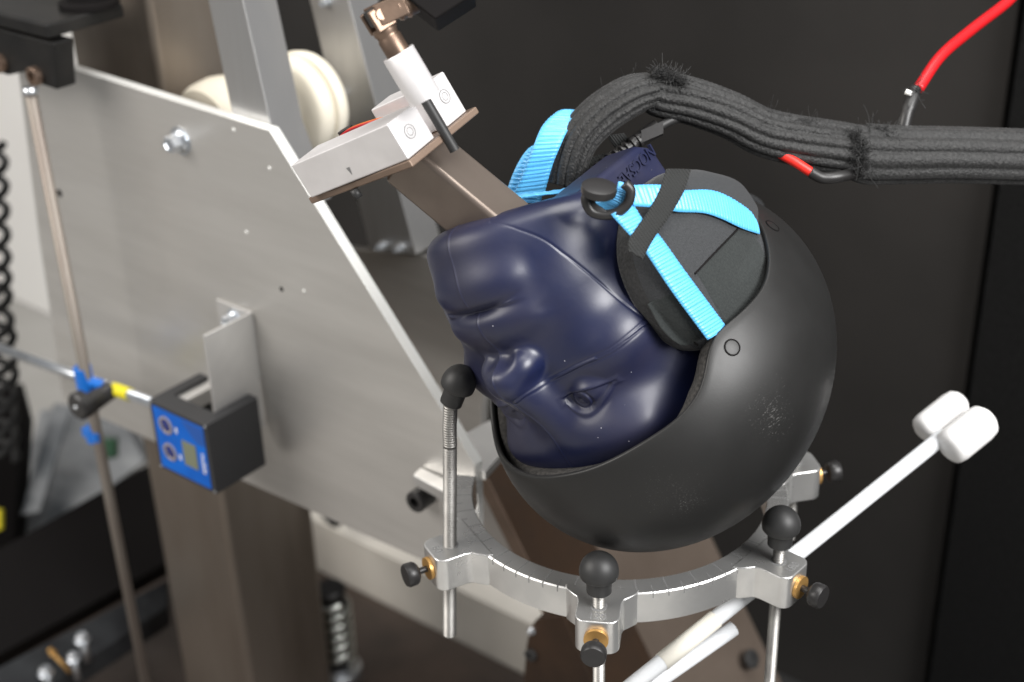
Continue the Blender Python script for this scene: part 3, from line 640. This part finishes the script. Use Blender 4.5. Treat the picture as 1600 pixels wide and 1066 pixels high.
# neck stub with cast lettering
def LWs(pts): return [LW(p) for p in pts]
npoly = [lpl(px, py, 0, 50.) for px, py in ((900, 304), (996, 227), (1020, 229), (1049, 273), (1075, 330), (985, 420), (930, 380))]
for q in npoly: print('neck', q.round(0))
v, f = prism(LWs(npoly), -HS*.030); obj('neck', v, f, M['resin'], hf, bevel=.004, seg=4)
text('raised_letters', 'NOCSAE', .0112, LW(lpl(994, 258, 0, 50.2)), HN, HU, M['resin'], hf, .0022, bold=.0001)
# ================================================================== HELMET
HC = arr((5.5, -12.9, 32.2)); HR = arr((113.5, 130.9, 105.)); tl = -.222
TT = np.array([[1, 0, 0], [0, math.cos(tl), -math.sin(tl)], [0, math.sin(tl), math.cos(tl)]])
def sh(azd, latd, grow=0):   # shell point (local mm); az from the brow
    a, l = np.radians(azd), np.radians(latd); u_ = np.stack([np.sin(a)*np.cos(l), np.cos(a)*np.cos(l), np.sin(l)], -1)
    return HC+(u_*(HR+grow))@TT
RIM = [(0, -18.8), (13, -18.4), (31, -18.2), (44, -17.4), (51, -18.2), (56.5, -20.2), (60.5, -23.5), (65, -27), (71, -27), (80, -24.1), (92, -21.0), (102, -21.6), (114, -24.2), (128, -27.5), (150, -30), (180, -30)]
def rim(azd):
    a = np.abs((azd+180) % 360-180); return np.interp(a, [r[0] for r in RIM], [r[1] for r in RIM])
hm = thing('helmet', 'matt black half shell helmet with blue straps on the upside down dummy head', 'helmet', LW(sh(0, 90)))
def shellmesh(g_out, g_in, rimoff, edge=1.0, na=220, nl=44):
    A = np.linspace(-180, 180, na, endpoint=False); rl_ = rim(A)
    k = np.ones(7)/7; rl_ = np.convolve(np.concatenate([rl_[-3:], rl_, rl_[:3]]), k, 'valid')+(rimoff if rimoff == 0 else np.interp(np.abs(A), [0, 40, 52, 75, 90], [5, 5, .6, .6, 3]))
    rows = []
    for s in np.linspace(1, 0, nl)[:-1]: rows.append(sh(A, rl_+(89.5-rl_)*s**1.0, g_out))
    ge = (g_out+g_in)/2; hw = (g_out-g_in)/2
    for q in np.linspace(0, math.pi, 7):
        rows.append(sh(A, rl_-math.degrees(.8*edge*hw*math.sin(q)/115), ge+hw*math.cos(q)))
    for s in np.linspace(0, 1, nl)[1:]: rows.append(sh(A, rl_+(89.5-rl_)*s, g_in))
    R_ = len(rows); V = np.concatenate(rows); F_ = []
    for i in range(R_-1):
        for j in range(na): F_.append([i*na+j, i*na+(j+1) % na, (i+1)*na+(j+1) % na, (i+1)*na+j])
    F_.append(list(range(na))); F_.append([(R_-1)*na+j for j in range(na)][::-1]); return LW(V), F_
so = obj('shell', *shellmesh(0, -3.6, 0), M['shell'], hm, smooth=True)
obj('foam_liner', *shellmesh(-5.2, -24, 4.5, .5), M['foam'], hm, smooth=True)
def onshell(px, py):   # ray hit on the shell ellipsoid, with normal
    A = TT/HR[:, None]; q0 = A@(CW-HC); qd = A@(ray(px, py)@HM*1000); a, b, c = qd@qd, 2*q0@qd, q0@q0-1; D_ = max(b*b-4*a*c, 0)
    tt_ = (-b-math.sqrt(D_))/2/a; p = CW+tt_*(ray(px, py)@HM*1000); n_ = A.T@(A@(p-HC)); return LW(p), (n_/np.linalg.norm(n_))@HM.T
shell_base = arr(hm.location)
wc = []
for px, py, r_ in ((1075, 790, .024), (1215, 660, .024), (1050, 775, .03), (1205, 640, .03)):
    p, n_ = onshell(px, py); wc.append((tuple(p-shell_base), r_))
shell_wear(M['shell'], wc)
for px, py in ((1144, 543), (1207, 353)):
    p, n_ = onshell(px, py)
    o_ = obj('vent_plug', *lathe(p-n_*.001, n_, [(0, .0042), (.0012, .0042), (.00125, .0040)], 30), M['shell'], hm, auto=35)
    V_, F_ = tube([p+n_*.0001+(np.cos(q)*basis(n_)[0]+np.sin(q)*basis(n_)[1])*.0047 for q in np.linspace(0, 2*math.pi, 40)], .00045, 8, cap=False); obj('groove', V_, F_, M['black'], o_, smooth=True)
# ---- ear pad
def shellx(y, z):
    zc = np.maximum(z, -22.); q1 = (y-HC[1])*TT[1, 1]+(zc-HC[2])*TT[1, 2]; q2 = (y-HC[1])*TT[2, 1]+(zc-HC[2])*TT[2, 2]
    return HC[0]+HR[0]*np.sqrt(np.clip(1-(q1/HR[1])**2-(q2/HR[2])**2, .02, 1))
def padx(y, z): b_ = 100.5-16*((y+22)/95)**2; w_ = np.clip((5-y)/30, 0, 1); return b_-w_*np.maximum(0, b_-shellx(y, z)+7.0)-10*np.clip((-z-25)/95, 0, 2)**2
def onpad(px, py, off=0, pf=padx):
    x = 100.
    for _ in range(12): q = lpl(px, py, 0, x); x = pf(q[1], q[2])+off
    return q
PADP = [(1080, 266), (1040, 270), (1003, 300), (990, 345), (988, 395), (1000, 440), (1022, 483), (1052, 521), (1083, 543), (1108, 543), (1145, 512), (1186, 472), (1198, 410), (1184, 345), (1155, 300), (1120, 276)]
pb = spline([*[(*onpad(a, b, -13)[1:], 0) for a, b in PADP], (*onpad(*PADP[0], -13)[1:], 0)], 200)[:-1, :2]
pc_ = arr(onpad(1100, 410)[1:])
rowsO = []; prof = [(0, 3.0), (.3, 3.0), (.55, 2.6), (.75, 1.6), (.86, 0), (.93, -3), (.975, -7), (1, -12), (1.0, -18), (.97, -26)]
_pp = spline([(a*60, b, 0) for a, b in prof], 44); prof = [(float(np.clip(a/60, 0, 1)), float(b)) for a, b, _c in _pp]
_k = int(np.argmax([p[0] for p in prof]))
for s, hgt_ in prof:
    yz = pc_+(pb-pc_)*s; xx = padx(yz[:, 0], yz[:, 1])+hgt_; rowsO.append(np.column_stack([xx, yz]))
nb = len(pb); V = np.concatenate(rowsO); F_ = []
for i in range(1, len(prof)-1):
    for j in range(nb): F_.append([i*nb+j, i*nb+(j+1) % nb, (i+1)*nb+(j+1) % nb, (i+1)*nb+j])
F_.append([nb+j for j in range(nb)]); F_.append([(len(prof)-1)*nb+j for j in range(nb)][::-1])
V = V.copy(); ep = thing  # noqa
# remove unused first ring
V = V[nb:]; F_ = [[i-nb for i in q] for q in F_]
pad = obj('ear_pad', LW(V), F_, M['padf'], hm, smooth=True, mats=[M['padf'], M['felt']], fm=[0 if f_[0] < nb*int(.80*len(prof)) else 1 for f_ in F_])
def padtop(y, z):
    return padx(y, z)+2.4
# darker fabric panel sewn into the rear lower half of the pad
def fabric_panel(poly, name, mt, lift=.3, parent=pad):
    # dense patch following the pad surface, clipped to a polygon
    from mathutils.geometry import tessellate_polygon
    q = spline([*[(*onpad(a, b, 2.4)[1:], 0) for a, b in poly], (*onpad(*poly[0], 2.4)[1:], 0)], 90)[:-1, :2]; c = q.mean(0); rows = []
    for s in np.concatenate([np.linspace(.02, .96, 22), [1.0]]): yz = c+(q-c)*s; rr2 = np.zeros(len(yz)); rows.append(np.column_stack([surf_pad(yz)+lift*(1 if s < .99 else -.8), yz]))
    V = np.concatenate(rows); n_ = len(q); F_ = []
    for i in range(22):
        for j in range(n_): F_.append([i*n_+j, i*n_+(j+1) % n_, (i+1)*n_+(j+1) % n_, (i+1)*n_+j])
    F_.append(list(range(n_))); return obj(name, LW(V), F_, mt, parent, smooth=True)
def surf_pad(yz):   # pad surface height at local (y,z)
    dv = yz-pc_; ang = np.arctan2(dv[:, 1], dv[:, 0]); ab = np.arctan2(pb[:, 1]-pc_[1], pb[:, 0]-pc_[0]); rb = np.linalg.norm(pb-pc_, axis=1); o = np.argsort(ab)
    R_ = np.interp(ang, ab[o], rb[o], period=2*math.pi); s = np.clip(np.linalg.norm(dv, axis=1)/R_, 0, .999)
    return padx(yz[:, 0], yz[:, 1])+np.interp(s, [p[0] for p in prof[:_k+1]], [p[1] for p in prof[:_k+1]])
def onpad2(px, py, off=0):
    x = 100.
    for _ in range(14):
        q = lpl(px, py, 0, x); x = .5*x+.5*(surf_pad(q[None, 1:])[0]+off)
    return lpl(px, py, 0, x)
fabric_panel([(1086, 428), (1120, 392), (1155, 358), (1180, 372), (1196, 400), (1202, 435), (1180, 470), (1150, 500), (1136, 510)], 'dark_panel', M['padd'])
fabric_panel([(1043, 468), (1062, 455), (1085, 490), (1110, 526), (1094, 532), (1066, 508)], 'lower_panel', M['padd'])
def padline(pts, w, mt, name, off=.4):
    Q = spline([LW(onpad2(a, b, off)) for a, b in pts], 60); return obj(name, *tube(Q, w, 6), mt, pad, smooth=True)
padline([(1153, 358), (1120, 392), (1086, 428)], .0006, M['black'], 'seam_stitching', .55)
padline([(1000, 395), (1008, 425), (1022, 455), (1038, 470), (1058, 456)], .0006, M['black'], 'edge_seam', .3)
padline([(1040, 470), (1060, 505), (1090, 540)], .0006, M['black'], 'lower_seam', .4)
# ---- straps on the pad
def padrib(eA, eB, off, name, mt, n=420, rib=.00028, ribn=40, thick=.0012):
    A = [LW(onpad(a, b, off+2.4)) for a, b in eA]; B = [LW(onpad(a, b, off+2.4)) for a, b in eB]
    return obj(name, *ribbon(A, B, n, thick, rib=rib, ribn=ribn), mt, hm, smooth=True, auto=None)
def freerib(eA, eB, name, mt, par, n=420, rib=.00028, ribn=40, thick=.0012):
    return obj(name, *ribbon([at(*a) for a in eA], [at(*a) for a in eB], n, thick, rib=rib, ribn=ribn), mt, par, smooth=True)
padrib([(955, 335), (983, 366), (1006, 390), (1050, 455), (1106, 531)], [(988, 317), (1008, 348), (1028, 365), (1075, 430), (1136, 512)], 2.0, 'front_strap', M['blue'], ribn=44)
padrib([(976, 290), (1030, 289), (1065, 297), (1108, 297), (1138, 307), (1170, 328), (1182, 345)], [(990, 322), (1028, 325), (1060, 331), (1100, 333), (1128, 342), (1160, 357), (1187, 366)], 2.6, 'rear_strap', M['blue'], ribn=40)
padrib([(1042, 264), (1030, 300), (1010, 335), (985, 372), (982, 392)], [(1080, 265), (1068, 300), (1045, 340), (1022, 372), (1004, 405)], 4.0, 'keeper_band', M['webb'], rib=.0001, ribn=70, thick=.0014)
# ---- buckle
dbk = proj(LW(onpad2(985, 330, 6)))[2]; print('buckle depth', dbk)
nb_ = -CF*.35+CU*.80-CR*.15+HS*.35; nb_ /= np.linalg.norm(nb_)
ctr = at(936, 294, dbk-.022)
bk = obj('buckle', *lathe(ctr-nb_*.004, nb_, [(0, .0085), (.001, .0098), (.0035, .0102), (.0052, .0098), (.0060, .0075), (.0062, .001)], 40), M['plas'], hm, auto=40)
rp = [(918, 300), (916, 315), (925, 331), (945, 336), (965, 332), (981, 317), (985, 298), (976, 287)]
obj('buckle_frame', *tube(spline([at(a, b, dbk-.019+.0001*(b-300)) for a, b in rp], 60), .0030, 12), M['plas'], bk, smooth=True)
pq = [(918, 300), (917, 315), (925, 331), (945, 336), (950, 330), (932, 318), (925, 304)]
v, f = prism([at(a, b, dbk-.018) for a, b in pq], CF*.004); obj('frame_plate', v, f, M['plas'], bk, bevel=.001)
freerib([(930, 316, dbk-.006), (950, 309, dbk-.013), (962, 298, dbk-.015), (966, 284, dbk-.010)], [(950, 332, dbk-.006), (972, 322, dbk-.013), (980, 305, dbk-.015), (975, 286, dbk-.010)], 'buckle_strap', M['blue'], hm, n=200, ribn=18)
freerib([(782, 307, .90), (850, 300, .895), (905, 290, .885), (935, 280, .885)], [(782, 312, .885), (850, 304, .88), (905, 300, .872), (945, 296, .872)], 'chin_strap', M['blue'], hm, n=50, ribn=10)
freerib([(786, 315, .925), (803, 268, .922), (822, 236, .924), (842, 222, .93), (862, 206, .94)], [(845, 318, .925), (852, 280, .922), (862, 245, .924), (880, 225, .93), (895, 206, .94)], 'loop_strap_under', M['blue'], hm, ribn=22)
freerib([(800, 312, .915), (818, 268, .905), (832, 232, .90), (848, 196, .903), (872, 174, .915), (890, 172, .93)], [(850, 306, .915), (862, 262, .905), (874, 232, .90), (890, 200, .903), (918, 176, .915), (930, 180, .93)], 'loop_strap', M['blue'], hm, ribn=30)
# rear rim clip
obj('rim_clip', *box(at(1163, 314, .93), CR*.004, CU*.0025, CF*.003), M['zinc'], hm, bevel=.0006)
# ================================================================== BRACKET ON THE CHIN SIDE
tdr = HU*.88+HS*.47; tdr /= np.linalg.norm(tdr); ten = LW((0, 52, -124))
sa = np.cross(tdr, HN); sa /= np.linalg.norm(sa); sb_ = np.cross(sa, tdr)
tc0 = ten-tdr*.058; hwid = .0165
mb = thing('mounting_bracket', 'square steel tube with brown base plate entering the chin of the dummy head', 'bracket', ten)
# rotate the square section so two faces show
ra = math.radians(8); s1 = sa*math.cos(ra)+sb_*math.sin(ra); s2 = -sa*math.sin(ra)+sb_*math.cos(ra)
obj('box_tube', *box((tc0+ten+tdr*.02)/2, s1*hwid, s2*hwid, (ten+tdr*.02-tc0)/2), M['tube'], mb, bevel=.0035, seg=4)
zp = WL(tc0)[2]-.5; print('plate z', zp)
PB = lpl(645, 262, 2, zp); PA = lpl(487, 320, 2, zp); PCc = lpl(750, 176, 2, zp); PD = PA+PCc-PB
print('plate', PB, PA, PCc)
v, f = prism(LWs([PA, PB, PCc, PD]), -HU*.0045); obj('base_plate', v, f, M['tan'], mb, bevel=.001)
zt_ = zp-4.6; sS = PB[0]-PA[0]; sN = PB[1]-PCc[1]
def lb(s0, s1_, n0, n1, h0, h1): # box on plate: s 0(A)..1(B), n 0(front)..1(back), heights mm
    x0_, x1_ = PA[0]+sS*s0, PA[0]+sS*s1_; y0_, y1_ = PB[1]-sN*n0, PB[1]-sN*n1
    return prism(LWs([(x0_, y0_, zt_-h0), (x1_, y0_, zt_-h0), (x1_, y1_, zt_-h0), (x0_, y1_, zt_-h0)]), -HU*(h1-h0)*.001)
sbk = thing('load_cell_block', 'bright silver two part block bolted onto the brown base plate', 'load cell', LW((PA[0], PB[1], zt_)))
obj('front_block', *lb(.08, .99, .02, .42, .1, 23), M['anod'], sbk, bevel=.0010)
obj('middle_block', *lb(.04, .80, .425, .62, .1, 17), M['anod'], sbk, bevel=.0010)
obj('rear_block', *lb(.50, .99, .625, .93, .1, 27), M['anod'], sbk, bevel=.0010)
obj('arrow_mark', *prism(LWs([(PA[0]+sS*.50, PB[1]-sN*.02+.15, zt_-9), (PA[0]+sS*.53, PB[1]-sN*.02+.15, zt_-9), (PA[0]+sS*.515, PB[1]-sN*.02+.15, zt_-4)]), HN*.0001), M['mark'], sbk)
for s, nn, hh_ in ((.99, .20, 12), (.99, .78, 15)):
    p = LW((PA[0]+sS*s, PB[1]-sN*nn, zt_-hh_)); sc = obj('flat_screw', *lathe(p-HS*.0005, HS, [(0, .0040), (.0007, .0040), (.0008, .0010)], 28), M['anod'], sbk, auto=30)
    for rr_ in (.0040, .0023):
        V_, F_ = tube([p+HS*.0003+(math.cos(q)*HN+math.sin(q)*HU)*rr_ for q in np.linspace(0, 2*math.pi, 40)], .00022, 6, cap=False); obj('screw_groove', V_, F_, M['mark'], sc)
bp0 = LW((PA[0]+sS*1.03, PB[1]-sN*.49, zt_))
cb_ = obj('cap_bolt', *cat_(cyl(bp0+HU*.012, bp0-HU*.026, .0030, 18), lathe(bp0-HU*.0250, -HU, [(0, .0052), (.0068, .0052), (.0074, .0048)], 28)), M['rubb'], sbk, auto=35)
obj('cap_bolt', *cat_(lathe(LW((PA[0]+sS*.22, PB[1]-sN*.62, zt_-17)), -HU, [(0, .005), (.006, .005)], 24)), M['rubb'], sbk, auto=35)
b3 = LW((PA[0]+sS*.45, PB[1]-sN*.03, zt_)); obj('pin_end', *cyl(b3+HU*.0046, b3+HU*.010, .0026, 14), M['rubb'], mb, smooth=True)
for off_, mt in ((0, 'red'), (1.6, 'orange')):
    Q = spline([LW((PA[0]+sS*a, PB[1]-sN*b-off_, zt_-h)) for a, b, h in ((.06, .44, 18), (.2, .45, 20), (.38, .44, 23.4), (.6, .46, 22), (.72, .52, 19))], 40)
    wv_ = obj('red_wire' if mt == 'red' else 'orange_wire', *tube(Q, .0008, 8), M[mt], sbk, smooth=True)
# clamp cylinder + joint
c_b = lpl(660, 147, 2, zt_-27); c_b2 = LW(c_b)
obj('round_sleeve', *lathe(c_b2, -HU, [(-.003, .0094), (.0255, .0094), (.026, .0090), (.026, .0075), (.022, .0072)], 44), M['anod'], sbk, auto=40)
uj = thing('universal_joint', 'bronze coloured swivel joint rising from the silver sleeve', 'joint', c_b2-HU*.026)
j0 = c_b2-HU*.023
obj('lower_shaft', *lathe(j0, -HU, [(0, .0068), (.012, .0068), (.013, .0062), (.0145, .0062), (.016, .0070), (.019, .0066)], 36), M['bronze'], uj, auto=40)
jp = j0-HU*.0255
fa = CR*.35-CF*.93; fa -= HU*(fa@HU); fa /= np.linalg.norm(fa); fb_ = np.cross(HU, fa)
for sg in (-1, 1): obj('fork_arm', *box(jp+HU*.002+fa*sg*.0062, fa*.0014, fb_*.0062, HU*.0065), M['bronze'], uj, bevel=.0012)
obj('cross_pin', *cyl(jp-fa*.0088, jp+fa*.0088, .0030, 18), M['bronze'], uj, auto=40)
obj('core', *box(jp, fa*.0046, fb_*.0048, HU*.0048), M['rubb'], uj, bevel=.001)
ud = CR*.90+CU*.43+CF*.05; ud /= np.linalg.norm(ud)
obj('upper_fork', *cat_(box(jp+ud*.006+fa*.0075, ud*.0085, fa*.0012, np.cross(ud, fa)*.0062), box(jp+ud*.006-fa*.0075, ud*.0085, fa*.0012, np.cross(ud, fa)*.0062)), M['bronze'], uj, bevel=.0008)
obj('upper_shaft', *lathe(jp+ud*.011, ud, [(0, .0075), (.002, .0085), (.004, .0078), (.006, .0086), (.008, .0080), (.036, .0084)], 32), M['bronze'], uj, auto=40)
kb = thing('black_block', 'black square block at the top edge above the swivel joint', 'block', at(690, 10, .93))
kd = arr(CR*.78-CU*.62); kd2 = arr(CR*.84+CU*.54); kd /= np.linalg.norm(kd); kd2 /= np.linalg.norm(kd2); kc = at(655, -26, proj(jp)[2]+.005)
obj('block_body', *box(kc, kd*.026, kd2*.013, np.cross(kd, kd2)*.016), M['black'], kb, bevel=.0012)
# ================================================================== CABLES
cbn = thing('cable_bundle', 'thick black braided cable bundle arching over the helmet', 'cable bundle', at(1330, 240, .95))
def sleeve(pts, name, r0, nf_, sa_=1, sb_=.75, n=170, tw=0, parent=None, ph=0.):
    Q = spline([[*at(a, b, d_), r_] for a, b, d_, r_ in pts], n)
    def xs(k, an_): return (1+.20*np.abs(np.cos((an_+tw*k/n+ph)*nf_/2))**.6+.012*np.sin(k*1.9+an_*20), sa_, sb_)
    return obj(name, *tube(Q[:, :3], Q[:, 3], 96, xs=xs, up=CU), M['sleeve'], parent or cbn, smooth=True)
sleeve([(884, 288, .915, .0125), (889, 255, .912, .0130), (905, 215, .91, .0135), (940, 178, .91, .0140), (985, 150, .912, .0138), (1020, 140, .915, .0120)], 'left_sleeve', 1, 12)
sleeve([(1012, 138, .913, .0105), (1030, 146, .915, .0128), (1080, 158, .92, .0130), (1140, 180, .925, .0130), (1190, 206, .93, .0135), (1240, 219, .935, .0140), (1300, 230, .94, .0148), (1345, 238, .945, .0150)], 'middle_sleeve', 1, 13, tw=.5)
sleeve([(1328, 232, .948, .0140), (1350, 240, .95, .0170), (1400, 242, .955, .0165), (1480, 242, .96, .0160), (1560, 244, .965, .0160), (1680, 248, .975, .0160)], 'right_sleeve', 1, 10, sb_=.7)
def fibres(cen, spread, count, length, name, parent, r=.00016, dirb=(0, 0, 0)):
    parts = []
    for _ in range(count):
        p = arr(cen[rng.integers(len(cen))])+rng.normal(size=3)*spread; d1 = rng.normal(size=3); d1 /= np.linalg.norm(d1); d1 = d1+arr(dirb); d2 = rng.normal(size=3)*.9
        L_ = length*rng.uniform(.5, 1.3); d3 = rng.normal(size=3); q = np.linspace(0, 1, 9)[:, None]; parts.append(tube(p+d1*L_*q+d2*L_*q*q*1.3+d3*L_*.35*np.sin(q*5), r, 4))
    v, f = cat_(*parts); return obj(name, v, f, M['fuzz'], parent, smooth=True)
fibres([at(1012+k*1.5, 112+.4*k+rng.uniform(0, 45)*(k < 8), .905) for k in range(40)], .0016, 520, .0026, 'frayed_end', cbn, dirb=CU*.25)
fibres([at(1332+k*.9, 205+rng.uniform(0, 66), .930) for k in range(26)], .0018, 520, .0028, 'frayed_end', cbn)
fibres([at(1355+k*1.6, 206+k*.1, .945) for k in range(26)], .0018, 80, .0040, 'frayed_end', cbn, dirb=CU*.5)
# fine fuzz along the sleeves
fz = [at(a, b, .925) for a, b in zip(np.interp(np.linspace(0, 1, 90), [0, .3, .6, 1], [890, 1000, 1180, 1345]), np.interp(np.linspace(0, 1, 90), [0, .1, .3, .6, 1], [210, 165, 122, 172, 206]))]
fibres(fz, .0012, 260, .0032, 'loose_fuzz', cbn, r=.00009, dirb=CU*.4)
# red lead with black boot
rc = thing('red_lead', 'glossy red cable coming down from the top right corner', 'cable', at(1432, 140, .95))
obj('insulation', *tube(spline([at(1600, -30, 1.03), at(1575, 2, 1.02), at(1520, 45, 1.00), at(1470, 88, .98), at(1434, 140, .965)], 60), .0039, 16), M['red'], rc, smooth=True)
obj('boot', *tube(spline([at(1430, 138, .965), at(1424, 158, .962), at(1417, 178, .96), at(1412, 200, .96)], 24), [.0042]*4+[.0048]*10+[.0044]*10, 16), M['plas'], rc, smooth=True)
fibres([at(1428, 142, .960)], .002, 14, .006, 'bare_strands', rc, r=.0002)
obj('bare_tip', *cyl(at(1415, 143, .958), at(1424, 147, .958), .0018, 10), M['whiteb'], rc, smooth=True)
rw = thing('short_red_wire', 'short bright red wire looping under the braided cable bundle', 'wire', at(1270, 270, .94))
obj('insulation', *tube(spline([at(1196, 222, .935), at(1215, 238, .93), at(1240, 252, .928), at(1268, 270, .928)], 30), .0032, 14), M['redb'], rw, smooth=True)
obj('black_splice', *tube(spline([at(1266, 269, .928), at(1285, 278, .928), at(1312, 276, .93), at(1345, 268, .94)], 30), .0038, 14), M['plas'], rw, smooth=True)
# connectors beneath the bundle
cn = thing('connector_lead', 'black connector on a thin lead between the cable bundle and the neck', 'connector', at(1000, 210, .92))
obj('lead', *tube(spline([at(1085, 182, .925), at(1055, 186, .918), at(1030, 198, .915), at(1008, 212, .913)], 30), .0032, 12), M['rubb'], cn, smooth=True)
obj('connector_body', *cat_(cyl(at(1028, 200, .915), at(985, 226, .912), .0058, 18, .0045), box(at(1018, 208, .912), CR*.007+CU*.003, CU*.004, CF*.005)), M['plas'], cn, auto=40)
Q = spline([at(1000, 218, .912), at(975, 236, .91), at(948, 256, .905), at(925, 276, .9)], 60)
obj('ribbed_sleeve', *tube(Q, .0042+.0010*np.sign(np.sin(np.linspace(0, 9*2*math.pi, 60))), 14), M['plas'], cn, auto=40)
obj('metal_tip', *cyl(at(976, 236, .903), at(984, 244, .903), .0018, 12), M['zinc'], cn, smooth=True)
hb = thing('helmet_back_strap', 'black webbing stub hanging beneath the cable bundle', 'strap', at(950, 230, .92))
freerib([(948, 212, .918), (962, 232, .92), (975, 236, .92)], [(975, 208, .918), (985, 222, .92), (990, 232, .92)], 'webbing', M['webb'], hb, n=20, ribn=10)
freerib([(880, 292, .91), (900, 262, .915), (930, 244, .92), (960, 238, .925)], [(925, 300, .91), (938, 276, .915), (952, 262, .92), (972, 252, .925)], 'dark_flap', M['webb'], hb, n=40, ribn=10)
print('verts', sum(len(o.data.vertices) for o in bpy.data.objects if o.type == 'MESH'))
